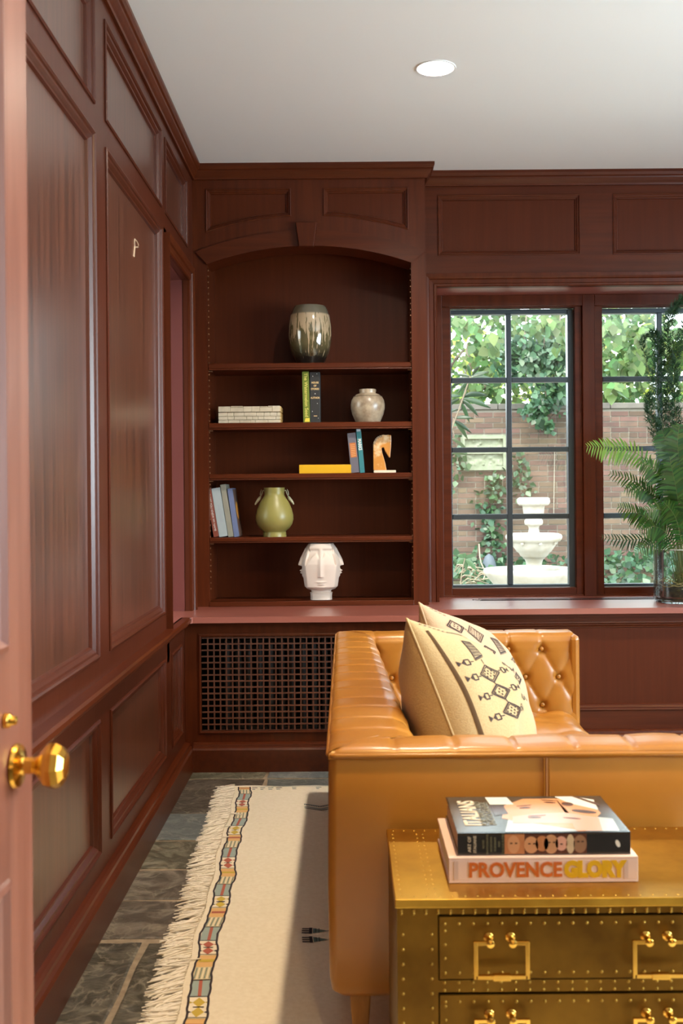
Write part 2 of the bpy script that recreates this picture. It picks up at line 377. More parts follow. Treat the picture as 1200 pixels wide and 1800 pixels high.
def window(n, g0):
    """one casement: glass from g0 to g0+.557"""
    g1 = g0 + .557; za, zb = .678, 1.958
    o = bpy.data.objects.new('window_%d' % n, None); C.objects.link(o); o.location = (g0 + .28, 4.95, .64); o['kind'] = 'structure'
    # wooden sash
    m = MB(); a, b = g0 - .040, g1 + .058
    m.box(a, g0, 4.935, 4.975, .632, WZ1 - .05).box(g1 + .026, b, 4.935, 4.975, .632, WZ1 - .05)
    m.box(g0, g1 + .026, 4.935, 4.975, .632, za - .012).box(g0, g1 + .026, 4.935, 4.975, zb + .022, WZ1 - .05)
    m.obj('sash', wood_h, o, bevel=.002)
    # outer fixed frame
    m = MB(); fx0 = WX0 if n == 1 else g0 - .097; fx1 = WX1 if n == 3 else g1 + .058
    m.box(fx0, a, 4.915, 4.975, .627, WZ1)
    if n == 3: m.box(b, fx1, 4.915, 4.975, .627, WZ1)
    m.box(a, b, 4.915, 4.975, WZ1 - .052, WZ1).box(a, b, 4.925, 4.975, .622, .634)
    m.obj('frame', wood, o, bevel=.0025)
    # metal outer frame
    m = MB(); m.box(g0 - .012, g0 + .008, 4.976, 5.02, za - .012, zb + .022).box(g1, g1 + .028, 4.972, 5.02, za - .012, zb + .022)
    m.box(g0 + .008, g1, 4.976, 5.02, za - .012, za).box(g0 + .008, g1, 4.976, 5.02, zb, zb + .022)
    m.obj('metal_frame', metal_grey, o, bevel=.0015)
    xm = (g0 + g1) / 2; zs = [za, 1.001, 1.317, 1.646, zb]
    MB().box(xm - .012, xm + .012, 4.968, 5.006, za, zb).obj('muntin', metal_grey, o, bevel=.003)
    for z in zs[1:4]:
        MB().box(g0 + .008, xm - .012, 4.970, 5.004, z - .012, z + .012).box(xm + .012, g1, 4.970, 5.004, z - .012, z + .012).obj('muntin', metal_grey, o, bevel=.003)
    for i in range(4):
        for x0, x1 in ((g0 + .006, xm - .010), (xm + .010, g1 + .002)):
            lo = zs[i] + (.010 if i else -.002); hi = zs[i + 1] - (.010 if i < 3 else -.002)
            MB().box(x0, x1, 4.986, 4.989, lo, hi).obj('pane', glass, o)
    return o
window(1, .495); window(2, 1.207); window(3, 1.919)

# rest of the shell
wr = plate(rect(-2.3, 5.0, 0, ZC), [rect(.4, 2.8, .8, 2.2)], lambda u, v, w_: (3.4 + w_, u, v), 0, .12, 'wall_right', wood, kind='structure', base=False)
MB().box(-.8, 3.5, -2.42, -2.3, 0, ZC).obj('wall_front', wood, kind='structure', base=False)
o = MB().box(3.46, 3.5, .4, .46, .8, 2.2).box(3.46, 3.5, 2.74, 2.8, .8, 2.2).box(3.46, 3.5, 1.57, 1.63, .86, 2.14).box(3.46, 3.5, .46, 2.74, .8, .86).box(3.46, 3.5, .46, 2.74, 2.14, 2.2).obj('window_5', wood, kind='structure')  # unseen window, added to let daylight in from the right
for y0, y1 in ((.46, 1.57), (1.63, 2.74)): MB().box(3.478, 3.482, y0, y1, .86, 2.14).obj('pane', glass, o)

# ceiling with a round hole for the downlight
LX, LY = .314, 3.55
m = MB(); h = .15; a0, a1, b0, b1 = -1.0, 3.6, -2.4, 5.05
for x0, x1, y0, y1 in ((a0, LX - h, b0, b1), (LX + h, a1, b0, b1), (LX - h, LX + h, b0, LY - h), (LX - h, LX + h, LY + h, b1)):
    m.box(x0, x1, y0, y1, ZC, ZC + .02)
n = 48; vs = []
for k in range(n):
    a = 2 * PI * k / n; c, s_ = math.cos(a), math.sin(a); q = h / max(abs(c), abs(s_))
    vs += [(LX + c * .062, LY + s_ * .062, ZC), (LX + c * q, LY + s_ * q, ZC)]
m.add(vs, [(2 * k, 2 * k + 1, (2 * k + 3) % (2 * n), (2 * k + 2) % (2 * n)) for k in range(n)])
m.obj('ceiling', ceil_m, kind='structure', base=False)
MB().box(-1.1, 3.7, -2.5, 5.1, ZC + .14, ZC + .2).obj('ceiling', plain_wall, kind='structure', base=False)
lens_m = mat('lit_lens', (1, 1, 1), .5, emit=((1, .95, .88), 9))
trim_w = mat('white_trim', (.85, .85, .83), .4)
def downlight(x, y, col, hole, label, power=1.0):
    z = ZC if hole else ZC - .002
    e = empty('recessed_downlight', (x, y, z), label, 'ceiling light', 'recessed ceiling lights' if not hole else None)
    if hole:
        MB().lathe([(.0600, z + .05), (.0585, z + .0), (.0615, z - .003), (.067, z - .003), (.069, z), (.062, z + .0005)], (x, y, 0), 40).obj('trim_ring', trim_w, e, smooth=True)
        MB().lathe([(.001, z + .03), (.045, z + .03), (.045, z + .04), (.0595, z + .05)], (x, y, 0), 40).obj('lens', lens_m, e, smooth=True)
    else:
        MB().lathe([(.050, z), (.069, z - .004), (.072, z)], (x, y, 0), 24).obj('trim_ring', trim_w, e, smooth=True)
        MB().lathe([(.001, z - .001), (.05, z - .001)], (x, y, 0), 24).obj('lens', lens_m, e)
    l = bpy.data.lights.new('downlight_lamp', 'AREA'); l.shape = 'DISK'; l.size = .08; l.energy = LAMP_W * power; l.color = col; l.spread = math.radians(150)
    o = bpy.data.objects.new('downlight_lamp', l); o.location = (x, y, z + .028 if hole else z - .006); C.objects.link(o)
downlight(LX, LY, NEUTRAL, True, 'round white recessed downlight lit in the ceiling in front of the bookcase', 1.9)
for x, y, pw in ((.314, 1.75, 1.5), (.314, -.2, 1.0), (2.0, 3.55, .8), (2.0, 1.75, 1.0)):   # the same row of downlights, outside the picture
    l = bpy.data.lights.new('downlight_lamp', 'AREA'); l.shape = 'DISK'; l.size = .08; l.energy = LAMP_W * pw; l.color = WARM; l.spread = math.radians(150)
    o = bpy.data.objects.new('downlight_lamp', l); o.location = (x, y, ZC - .004); C.objects.link(o)

# ------------------------------------------------------------------ floor: grout bed and slate tiles
fl = MB().box(-1.0, 3.6, -2.4, 5.05, -.06, -.004).obj('floor', mortar, kind='structure', base=False)
def tile(x0, x1, y0, y1, mt):
    g = .0075; rr = R.uniform; n = 5; pts = []
    def edge(ax, ay, bx, by):
        for k in range(n): t = k / n; pts.append((ax + (bx - ax) * t + rr(-.005, .005), ay + (by - ay) * t + rr(-.005, .005)))
    edge(x0 + g, y0 + g, x1 - g, y0 + g); edge(x1 - g, y0 + g, x1 - g, y1 - g); edge(x1 - g, y1 - g, x0 + g, y1 - g); edge(x0 + g, y1 - g, x0 + g, y0 + g)
    k = len(pts); c = inset(pts, .005); hz = rr(-.001, .0)
    vs = [(p[0], p[1], -.006) for p in pts] + [(p[0], p[1], hz - .002) for p in pts] + [(p[0], p[1], hz) for p in c]
    fs = [(i, (i + 1) % k, k + (i + 1) % k, k + i) for i in range(k)] + [(k + i, k + (i + 1) % k, 2 * k + (i + 1) % k, 2 * k + i) for i in range(k)] + [tuple(range(2 * k, 3 * k))]
    MB().add(vs, fs).obj('slate_tile', mt, fl)
rows = [(3.70, 4.14, [-.66, -.326, .3, .9, 1.5, 2.3, 3.4]), (3.405, 3.70, [-.66, -.13, .4, 1.1, 1.9, 2.6, 3.4]), (3.149, 3.405, [-.66, -.2, .5, 1.2, 1.8, 2.7, 3.4]),
        (2.91, 3.149, [-.66, -.1, .4, 1.0, 1.9, 2.5, 3.4]), (2.653, 2.91, [-.66, -.22, .6, 1.2, 1.9, 2.6, 3.4]), (1.95, 2.64, [-.66, -.512, .1, .7, 1.5, 2.3, 3.4]),
        (1.5, 1.95, [-.66, -.3, .3, .9, 1.6, 2.4, 3.4]), (1.0, 1.5, [-.66, 0, .6, 1.4, 2.2, 3.4]), (.4, 1.0, [-.66, -.2, .5, 1.2, 2, 2.7, 3.4]), (-.3, .4, [-.66, .1, .9, 1.7, 2.5, 3.4]),
        (-1, -.3, [-.66, -.1, .7, 1.5, 2.2, 3.4]), (-1.7, -1, [-.66, .2, 1, 1.8, 2.6, 3.4]), (-2.3, -1.7, [-.66, 0, .8, 1.6, 2.4, 3.4]), (4.14, 4.44, [-.66, -.326, .2, .9, 1.6, 2.4, 3.4])]
for y0, y1, xs in rows:
    for i in range(len(xs) - 1):
        tile(xs[i], xs[i + 1], y0, y1, slate_blue if (y0 >= 3.7 and i > 0) or (y0 in (3.405,) and i == 0) else slate)

# ------------------------------------------------------------------ bookcase (built-in, arched)
BX0, BX1 = -.598, .2916
bk = empty('bookcase', (-.15, 4.7, .64), 'dark red built-in bookcase with an arched top and keystone', 'bookcase')
ac = ((BX0 + BX1) / 2, 2.196 - 1.326); Ri, Ro = 1.326, 1.395
def arc(r, xa, xb, n=24):
    return [(x, ac[1] + math.sqrt(r * r - (x - ac[0]) ** 2)) for x in [xa + (xb - xa) * k / n for k in range(n + 1)]]
opening = [(BX0, .650), (BX1, .650)] + arc(Ri, BX1, BX0)
Rp = 1.462
spL = [(-.600, ac[1] + math.sqrt(Rp * Rp - (-.600 - ac[0]) ** 2))] + arc(Rp, -.600, -.232, 10)[1:] + [(-.232, 2.4475), (-.600, 2.4475)]
spR = [(-.087, ac[1] + math.sqrt(Rp * Rp - (-.087 - ac[0]) ** 2))] + arc(Rp, -.087, .280, 10)[1:] + [(.280, 2.4475), (-.087, 2.4475)]
fB = FB(YB)
plate(rect(XL, .355, CT - .01, ZC), [opening, spL, spR], fB, -.022, 0, 'face_frame', wood, bk)
# arch board behind the face gives the soffit its depth
plate([(BX0 - .0, 2.1)] + [(BX1 + .0, 2.1)] + [(BX1, 2.3), (BX0, 2.3)], [], fB, -.030, -.0225, 'spandrel_backing', wood, bk) if False else None
m = MB(); pi_ = arc(Ri, BX0, BX1, 30)
for k in range(30):
    (xa, za), (xb, zb) = pi_[k], pi_[k + 1]
    m.add([(xa, YB + .02, za), (xb, YB + .02, zb), (xb, YB + .15, zb), (xa, YB + .15, za), (xa, YB + .15, 2.26), (xb, YB + .15, 2.26)], [(0, 1, 2, 3), (3, 2, 5, 4)])
m.obj('arch_soffit', wood, bk)
for sp in (spL, spR):
    MB().prism(sp, fB, -.034, -.012).obj('spandrel_panel', wood_panel, bk)
    moulding(sp, fB, 'panel_moulding', wood, bk, prof=[(a * .5, b * .55) for a, b in PROF])
# raised arch band with bead
m = MB(); o_ = arc(Ro, XL + .012, .355, 40); i_ = arc(Ri, BX0, BX1, 40); n = 41
vs = [fB(x, z, 0) for x, z in o_] + [fB(x, z, .010) for x, z in o_] + [fB(x, z, .010) for x, z in i_] + [fB(x, z, -.001) for x, z in i_]
m.add(vs, [(r * n + k, r * n + k + 1, (r + 1) * n + k + 1, (r + 1) * n + k) for r in range(3) for k in range(n - 1)])
m.obj('arch_band', wood_h, bk)
kx = -.163
MB().add([fB(kx - .0485, 2.297, 0), fB(kx + .0485, 2.297, 0), fB(kx + .034, 2.190, 0), fB(kx - .034, 2.190, 0),
          fB(kx - .046, 2.294, .03), fB(kx + .046, 2.294, .03), fB(kx + .032, 2.188, .036), fB(kx - .032, 2.188, .036)],
         [(0, 1, 5, 4), (1, 2, 6, 5), (2, 3, 7, 6), (3, 0, 4, 7), (4, 5, 6, 7), (0, 3, 2, 1)]).obj('keystone', wood, bk, bevel=.003)
YK = 4.86
MB().box(-.70, .40, YK, YK + .02, 0, ZC).obj('back_panel', wood_panel, bk)
MB().box(BX0 - .02, BX0, YB + .02, YK, CT, 2.6).obj('side_panel', wood, bk)
MB().box(BX1, BX1 + .02, YB + .02, YK, CT, 2.6).obj('side_panel', wood, bk)
MB().box(.335, .355, YB + .0225, 4.75, CT, ZC).obj('outer_side', wood, bk)
MB().box(BX0, BX1, YB + .10, YK, .628, .642).box(BX0 - .001, BX1 + .001, YB - .004, YB + .10, .628, .650).obj('bottom_board', wood_h, bk, bevel=.002)
# bead round the opening
for zt, zb_ in ((1.6895, 1.66), (1.429, 1.399), (1.2056, 1.178), (.928, .903)):
    m = MB(); y0 = YB + .008
    prof = [(y0 + .004, zt), (y0, zt - .004), (y0, zb_ + .009), (y0 + .004, zb_ + .007), (y0 + .003, zb_ + .002), (y0 + .006, zb_), (YK, zb_ + .004), (YK, zt)]
    vs, fs = strip(prof, BX0 + .002, BX1 - .002, lambda p, q, t: (t, p, q)); m.add(vs, fs); m.obj('shelf', wood_h, bk)
# shelf pin strips and clips
m = MB()
for x in (BX0 + .001, BX1 - .001):
    for k in range(56): m.box(x - .0022, x + .0022, YB + .030, YB + .034, .70 + k * .0254, .706 + k * .0254)
m.obj('shelf_pin_strip', mat('dull_brass_pins', (.30, .16, .08), .4, metal=.6), bk, kind='stuff')
for zb_ in (1.66, 1.399, 1.178, .903):
    for x, s_ in ((BX0, 1), (BX1, -1)):
        MB().box(x, x + s_ * .016, YB + .026, YB + .040, zb_ - .005, zb_ - .001).obj('shelf_clip', bpy.data.materials['dull_brass_pins'], bk)

# ------------------------------------------------------------------ counter and radiator cover
pts = [(-.62, 4.20), (.375, 4.20), (.375, 4.404), (3.38, 4.404), (3.38, 4.985), (.362, 4.985), (.362, YB + .03), (-.68, YB + .03), (-.68, 4.43), (-.96, 4.43), (-.96, 3.907), (-.655, 3.907), (-.655, 4.19), (-.62, 4.19)]
ct = plate(pts, [], lambda u, v, w_: (u, v, w_), CT - .024, CT, 'counter', wood_skylit, bevel=.004, label='long dark red wooden counter below the bookcase and windows', cat='counter')
m = MB()
for (ax, ay), (bx, by), nx, ny in (((-.645, YC), (.345, YC), 0, -1), ((.345, YC), (.345, YWN), 1, 0), ((.345, YWN), (3.38, YWN), 0, -1)):
    m.box(min(ax, bx) - (0 if nx == 0 else 0), max(ax, bx) + (.012 if nx else 0), min(ay, by) - (.012 if ny else 0), max(ay, by), CT - .040, CT - .0245)
m.obj('trim_3', wood_h, kind='structure')
m = MB()
for y in (4.752, 4.812): m.box(.60, 2.3, y - .0045, y + .0045, CT, CT + .0016)
m.box(.57, .575, 4.77, 4.79, CT, CT + .0012)
m.add([(.598, 4.748, CT + .0016), (.604, 4.757, CT + .0016), (.580, 4.790, CT + .0016), (.568, 4.790, CT + .0016)], [(0, 1, 2, 3)])
m.box(.61, 2.3, 4.776, 4.784, CT, CT + .0008)
m.obj('slot_diffuser', black_m, label='thin dark slot air diffuser set into the window sill', cat='vent')

rc = empty('radiator_cover', (-.15, 4.3, 0), 'dark red radiator cover with a square lattice grille under the bookcase', 'radiator cover')
GX0, GX1, GZ0, GZ1 = -.592, .285, .159, .541
plate(rect(XL + .001, .345, .0, CT - .024), [rect(GX0, GX1, GZ0, GZ1)], FB(YC), -.02, 0, 'front_frame', wood, rc)
MB().box(.325, .345, YC + .02, YWN, 0, CT - .024).obj('side_panel', wood, rc)
m = MB(); pt = .0251; b = .0029
for k in range(1, 35):
    x = GX0 + k * pt
    if x < GX1: m.box(x - b, x + b, YC + .008, YC + .012, GZ0, GZ1)
for k in range(0, 16):
    z = GZ1 - .006 - k * pt
    m.box(GX0, GX1, YC + .006, YC + .010, z - b, z + b)
m.obj('lattice_grille', mat('highlit_brown_lattice', (.13, .05, .03), .45), rc)  # bars lightened to put their highlights into the colour
m = MB(); moulding(rect(GX0, GX1, GZ0, GZ1), FB(YC), '', wood, None, prof=[(-.012, 0), (-.012, .004), (-.006, .006), (0, .004), (.0, -.02)], mb=m); m.obj('grille_bead', wood, rc)
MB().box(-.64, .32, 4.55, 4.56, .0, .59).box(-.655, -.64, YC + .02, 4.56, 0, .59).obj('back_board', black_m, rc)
rad = empty('radiator', (-.15, 4.40, 0), 'dark cast iron radiator behind the lattice grille', 'radiator')
dk = mat('dark_iron', (.03, .028, .028), .6)
for k in range(16):
    x = -.5 + k * .045
    MB().tube([(x, 4.38, .11), (x, 4.38, .5)], .012, 8).tube([(x, 4.46, .11), (x, 4.46, .5)], .012, 8).tube([(x, 4.38, .50), (x, 4.46, .5)], .014, 8).tube([(x, 4.38, .11), (x, 4.46, .11)], .014, 8).obj('column', dk, rad)
MB().tube([(-.53, 4.42, .47), (.21, 4.42, .47)], .014, 8).tube([(-.53, 4.42, .13), (.21, 4.42, .13)], .014, 8).box(-.51, -.49, 4.41, 4.43, 0, .11).box(.165, .185, 4.41, 4.43, 0, .11).obj('pipe', dk, rad)

# ------------------------------------------------------------------ open door with brass knob in the foreground
H0, H1 = Vector((-.432, .50, 0)), Vector((-.4012, 1.335, 0))      # hinge side near the camera, free edge away from it
du = (H1 - H0).normalized(); dn = Vector((du.y, -du.x, 0))   # face normal toward +x
def FD(u, v, w_): p = H0 + du * u + dn * w_; return (p.x, p.y, v)
dl = (H1 - H0).length
dr = empty('open_door', tuple((H0 + H1) / 2), 'open dark red door with a brass knob at the left edge of the picture', 'door')
DR = [(.11, dl - .092, .22, .66), (.11, dl - .092, .94, 2.0)]
plate(rect(0, dl, .012, 2.12), [rect(*r) for r in DR], FD, -.040, 0, 'leaf', wood_d, dr, bevel=.004)
for r in DR:
    MB().box(r[0] - .004, r[1] + .004, r[2] - .004, r[3] + .004, -.028, -.014, fn=FD).obj('door_panel', wood_panel, dr)
    moulding(rect(*r), FD, 'panel_moulding', wood_d, dr, prof=[(-.006, 0), (-.004, .004), (.003, .006), (.010, -.001), (.022, -.006), (.03, -.014)])
kz, ku = .793, dl - .062
def FK(p):  # lathe axis z -> door normal
    q = H0 + du * (ku + p.x) + dn * p.z * .84; return Vector((q.x, q.y, kz + p.y))
MB().lathe([(.0005, .0), (.025, .0), (.027, .003), (.025, .008), (.018, .010), (.012, .013), (.010, .016)], seg=32, fn=FK).obj('knob_rose', brass, dr, smooth=True)
MB().lathe([(.012, .010), (.0105, .016), (.010, .028), (.012, .034), (.019, .040), (.0255, .047), (.0275, .053), (.0275, .060), (.024, .069), (.016, .075), (.010, .0765), (.0005, .077)], seg=8, fn=FK).obj('knob', brass, dr)
MB().box(dl, dl + .001, .765, .82, -.032, -.010, fn=FD).obj('latch_plate', brass, dr)
MB().lathe([(.0005, 0), (.009, 0), (.009, .006), (.006, .009), (.005, .016), (.0005, .018)], seg=16, fn=lambda p: FK(p) + Vector((0, -.034, .062))).obj('lock_turn', brass, dr, smooth=True)
for z in (.25, 1.05, 1.85):
    q = H0 + dn * .006; MB().tube([(q.x, q.y, z), (q.x, q.y, z + .09)], .006, 10).obj('hinge', brass, dr)
# ------------------------------------------------------------------ wall hook on the second panel
hk = MB(); c0 = P(241.5, 446, 3.40); X0 = XL - .0225 + .004
def HQ(px, py): q = P(px, py, 3.41); return (X0, 3.41 + (px - 241) * .0125, q.z)
hk.tube([HQ(240, 447), HQ(240.6, 436), HQ(241.2, 426)], .0032, 6)
hk.tube([HQ(241.2, 426), HQ(240.6, 420), HQ(241, 414), HQ(243.5, 413), HQ(246, 416), HQ(245.5, 421), HQ(243, 425), HQ(241.2, 427)], .0026, 6)
hk.box(XL - .0225, X0 + .001, 3.41, 3.418, HQ(242, 416)[2] - .004, HQ(242, 416)[2] + .004)
hk.obj('wall_hook', mat('pale_brass', (.90, .66, .45), .35, metal=.6), smooth=True, label='small brass wire hook with a loop on the left wall panel', cat='hook')

# ------------------------------------------------------------------ rug
RGY0, RGY1 = .9, 4.0
def rx(y): return -.379 + (-.051) * (y - 2.34) / 1.66 + .004 * math.sin(y * 9) + .003 * math.sin(y * 23)   # left edge
RT = .009
def ry(x): return RGY1 + .006 * math.sin(x * 9) + .004 * math.sin(x * 31)
def RUG(a, b, lift=0):  # a = metres from left edge, b = depth
    x = rx(b) + a; return (x, b, RT + lift + .0012 * math.sin(x * 17 + b * 5) * math.sin(b * 11))
rg = empty('kilim_rug', (.7, 2.5, 0), 'cream flatweave rug with a patterned border band and white fringe under the sofa', 'rug')
m = MB()
W_ = 2.3
def rugp(u, v):
    b = RGY0 + (ry(u * W_ + rx(RGY1)) - RGY0) * v; return RUG(u * W_, b)
m.grid(rugp, 60, 80)
top = len(m.v)
m.grid(lambda u, v: (rugp(u, v)[0], rugp(u, v)[1], .0012), 60, 80)
m.grid(lambda u, v: (rugp(0, u)[0], rugp(0, u)[1], .0012 + (rugp(0, u)[2] - .0012) * v), 80, 1)
m.grid(lambda u, v: (rugp(u, 1)[0], rugp(u, 1)[1], .0012 + (rugp(u, 1)[2] - .0012) * v), 60, 1)
m.obj('woven_field', cream, rg, smooth=True)
inkm = mat('black_wool', (.035, .028, .035), .95); bluw = mat('grey_blue_wool', (.33, .42, .40), .95); orw = mat('ochre_wool', (.72, .45, .19), .95)
yew = mat('mustard_wool', (.56, .42, .07), .95); redw = mat('brick_wool', (.42, .12, .08), .95); taw = mat('tan_wool', (.62, .54, .34), .95); wiw = mat('white_wool', (.84, .77, .62), .95)
tealw = mat('teal_wool', (.12, .20, .19), .95)
m = MB(); MI = {'k': 0, 'b': 1, 'o': 2, 'y': 3, 'r': 4, 't': 5, 'w': 6, 'e': 7}
def rq(a0, a1, b0, b1, c, lift=.0006): m.add([RUG(a0, b0, lift), RUG(a1, b0, lift), RUG(a1, b1, lift), RUG(a0, b1, lift)], [(0, 1, 2, 3)], MI[c])
def rp(pts, c, lift=.0012): m.add([RUG(a, b, lift) for a, b in pts], [tuple(range(len(pts)))], MI[c])
A0, A1 = .020, .064
b = 1.0; R.seed(3); k = 0
seq = ['stripe', 'diamond', 'blue', 'hatch']
while b < 3.96:
    typ = seq[k % 4]; L_ = {'stripe': .062, 'diamond': .088, 'blue': .082, 'hatch': .062}[typ]; L_ *= R.uniform(.9, 1.1); L_ = min(L_, 3.98 - b)
    if typ == 'stripe':
        rq(A0, A1, b, b + L_, 'o'); rq(A0 + .004, A1 - .002, b + L_ * .38, b + L_ * .6, 'r' if k % 8 < 4 else 'y', .0012)
        rq(A0, A1, b + L_ - .004, b + L_, 't', .0014)
    elif typ == 'diamond':
        rq(A0, A1, b, b + L_, 'w'); c = 'y' if (k // 4) % 2 == 0 else 'r'; am = (A0 + A1) / 2
        for q in (.27, .73):
            mb_ = b + L_ * q; rp([(am - .014, mb_), (am, mb_ - L_ * .24), (am + .014, mb_), (am, mb_ + L_ * .24)], c)
            for s_ in (-1, 1): rp([(am + s_ * .021, mb_ - .006), (am + s_ * .013, mb_), (am + s_ * .021, mb_ + .006)], 'k' if q < .5 else c)
        rp([(am - .012, b + L_ * .5 - .002), (am + .012, b + L_ * .5 - .002), (am + .012, b + L_ * .5 + .002), (am - .012, b + L_ * .5 + .002)], 'k', .0018)
        rq(A0, A1, b, b + .003, 'k', .0016)
    elif typ == 'blue':
        rq(A0, A1, b, b + L_, 'b'); rq(A0 + .018, A0 + .026, b + .003, b + L_ - .003, 'r', .0014); rq(A0, A1, b, b + .003, 'k', .0016); rq(A0, A1, b + L_ - .004, b + L_, 'k', .0016)
    else:
        rq(A0, A1, b, b + L_, 't')
        for j in range(7): rq(A0 + .004 + j * .0058, A0 + .0065 + j * .0058, b + .004, b + L_ - .005, 'w' if j % 2 else 'e', .0013)
    b += L_; k += 1
n_ = 160
for e in (A0, A1):
    for j in range(n_):
        b0 = 1.0 + (3.98 - 1.0) * j / n_; b1 = 1.0 + (3.98 - 1.0) * (j + 1) / n_
        d0, d1 = .0022 * math.sin(j * .7) + .0012 * math.sin(j * 2.1), .0022 * math.sin((j + 1) * .7) + .0012 * math.sin((j + 1) * 2.1)
        m.add([RUG(e + d0 - .0026, b0, .0018), RUG(e + d0 + .0026, b0, .0018), RUG(e + d1 + .0026, b1, .0018), RUG(e + d1 - .0026, b1, .0018)], [(0, 1, 2, 3)], 0)
m.obj('border_band', [inkm, bluw, orw, yew, redw, taw, wiw, tealw], rg, recalc=False, label='border band of coloured blocks between two black lines')
# woven motifs on the field
m = MB(); MI2 = MI
def cluster(X, Y, flip=1):
    for dy in (0, .052):
        for j in range(3): rp([(X, Y + dy + j * .012), (X + .022, Y + dy + j * .012), (X + .022, Y + dy + j * .012 + .006), (X, Y + dy + j * .012 + .006)], 'k')
        rp([(X + .018, Y + dy - .003), (X + .026, Y + dy - .003), (X + .026, Y + dy + .033), (X + .018, Y + dy + .033)], 'k')
        rp([(X + .028, Y + dy), (X + .066, Y + dy + .015), (X + .028, Y + dy + .030)], 'e')
        for q in (.034, .042, .050): rp([(X + q, Y + dy + .002), (X + q + .002, Y + dy + .002), (X + q + .002, Y + dy + .028), (X + q, Y + dy + .028)], 'k', .0016) if q < .045 else None
        rp([(X + .064, Y + dy + .0155), (X + .085, Y + dy + .002), (X + .085, Y + dy + .029)], 'k')
for (cx, cy) in ((-.117, 2.60), (.55, 3.3), (.75, 2.2), (.2, 1.7), (1.2, 2.7)):
    cluster(cx - rx(cy), cy)
def zig(X, Y):
    for q, c in ((0, 'e'), (.018, 'w'), (.03, 'e'), (.045, 'k')):
        for s_ in (0, 1, 2):
            xa = X + s_ * .055; up = s_ % 2
            y0, y1 = (Y - q + (.0 if not up else -.03)), (Y - q + (-.03 if not up else 0))
            if c != 'w': rp([(xa, y0), (xa + .055, y1), (xa + .055, y1 - .007), (xa, y0 - .007)], c)
    for s_ in range(28):
        xa = X + s_ * .006; tri = abs(((s_ * .006) % .11) - .055) / .055; yy = Y - .03 * (1 - tri)
        rp([(xa, yy - .008), (xa + .0025, yy - .008), (xa + .0025, yy - .016), (xa, yy - .016)], 'k')
zig(-.158 - rx(3.74), 3.76); zig(.6, 1.6); zig(1.1, 3.2)
for j in range(70):
    if R.random() < .8:
        a = .07 + j * .03; rp([(a, 3.965), (a + R.uniform(.010, .026), 3.965), (a + .02, 3.972), (a, 3.972)], 'e' if j % 3 else 'k')
        rp([(a, 3.945), (a + R.uniform(.006, .018), 3.945), (a + .012, 3.953), (a, 3.953)], 'e')
rp([(.07, 3.982), (2.2, 3.982), (2.2, 3.985), (.07, 3.985)], 'e')
m.obj('woven_motifs', [inkm, bluw, orw, yew, redw, taw, wiw, tealw], rg, recalc=False, kind='stuff')
# fringe
m = MB(); R.seed(11)
yy = RGY0; cl = 0
while yy < 3.985:
    cl = cl if yy > RGY0 else 0
    cl = R.uniform(-.45, .45) + .2 * math.sin(yy * 7) if R.random() < .45 else cl
    for _ in range(3):
        y0 = yy + R.uniform(-.006, .006); L_ = .078 * R.uniform(.75, 1.12); a = cl + R.uniform(-.28, .28); cv = R.uniform(-.5, .5)
        z0 = R.uniform(.006, .020); pts = []; x, y = rx(y0) + .004, y0
        for j in range(6):
            pts.append((x, y, max(.0022, z0 * (1 - j / 7) + R.uniform(-.001, .0015)))); x -= L_ / 5 * math.cos(a); y += L_ / 5 * math.sin(a); a += cv * .3
        m.tube(pts, [.0024, .0024, .0024, .0022, .0019, .0012], 5, cap=False)
    yy += .0068
for _ in range(7):  # stray threads lying on the band
    y0 = R.uniform(1.8, 3.9); L_ = R.uniform(.03, .07); a = R.uniform(-.4, .4)
    m.tube([(rx(y0) - .01 + L_ * q * math.cos(a), y0 + L_ * q * math.sin(a), RT + .004) for q in (0, .4, .7, 1)], .0018, 4)
m.obj('fringe', fringe_m, rg, kind='stuff')

# ------------------------------------------------------------------ tufted leather sofa
SX0, SX1, SY0, SY1, SH = -.04, .81, 2.05, 3.82, .608
sf = empty('leather_sofa', (.38, 2.93, 0), 'tan leather tufted loveseat with even arms, seen from its near arm', 'sofa')
TC, TR = .117, .097
def tuft(x, y, ytop, ybot=-9):
    """x along, y down from the top row; returns inward displacement (negative = dent)"""
    r = (ytop - y) / TR
    if r < 0:
        # above the first row: pleats only
        p = abs(math.sin(PI * x / TC)); fall = max(0, 1 + r * TR / .16)
        g = math.exp(-((min(x % TC, TC - x % TC)) / .0035) ** 2)
        d = -.0065 * g * (.6 + .4 * fall) - .006 * (1 - p ** .45) * fall
        dist = math.hypot(min(x % TC, TC - x % TC), ytop - y); return d - .017 * math.exp(-(dist / .014) ** 2)
    xc = x / TC; mm = xc + r / 2; nn = xc - r / 2   # buttons where both are integers
    b = (abs(math.sin(PI * mm)) * abs(math.sin(PI * nn))) ** .38
    d = -.013 * (1 - b)
    fm, fn_ = mm - round(mm), nn - round(nn)
    dist = math.hypot((fm + fn_) / 2 * TC, (fm - fn_) * TR)
    return d - .016 * math.exp(-(dist / .014) ** 2)
SEAT = .345
prof_s = []   # (w, h, nx, nz): w from the outer edge inwards
def arm_prof(T):
    P_ = [(0, .600), (.0, .612), (.010, .619), (.035, .6225), (.075, .624), (.105, .622), (.124, .612), (.133, .595), (.137, .57), (.141, .53), (.146, .47), (.150, .41), (.154, .35), (.156, .31)]
    return P_
AP = arm_prof(0)
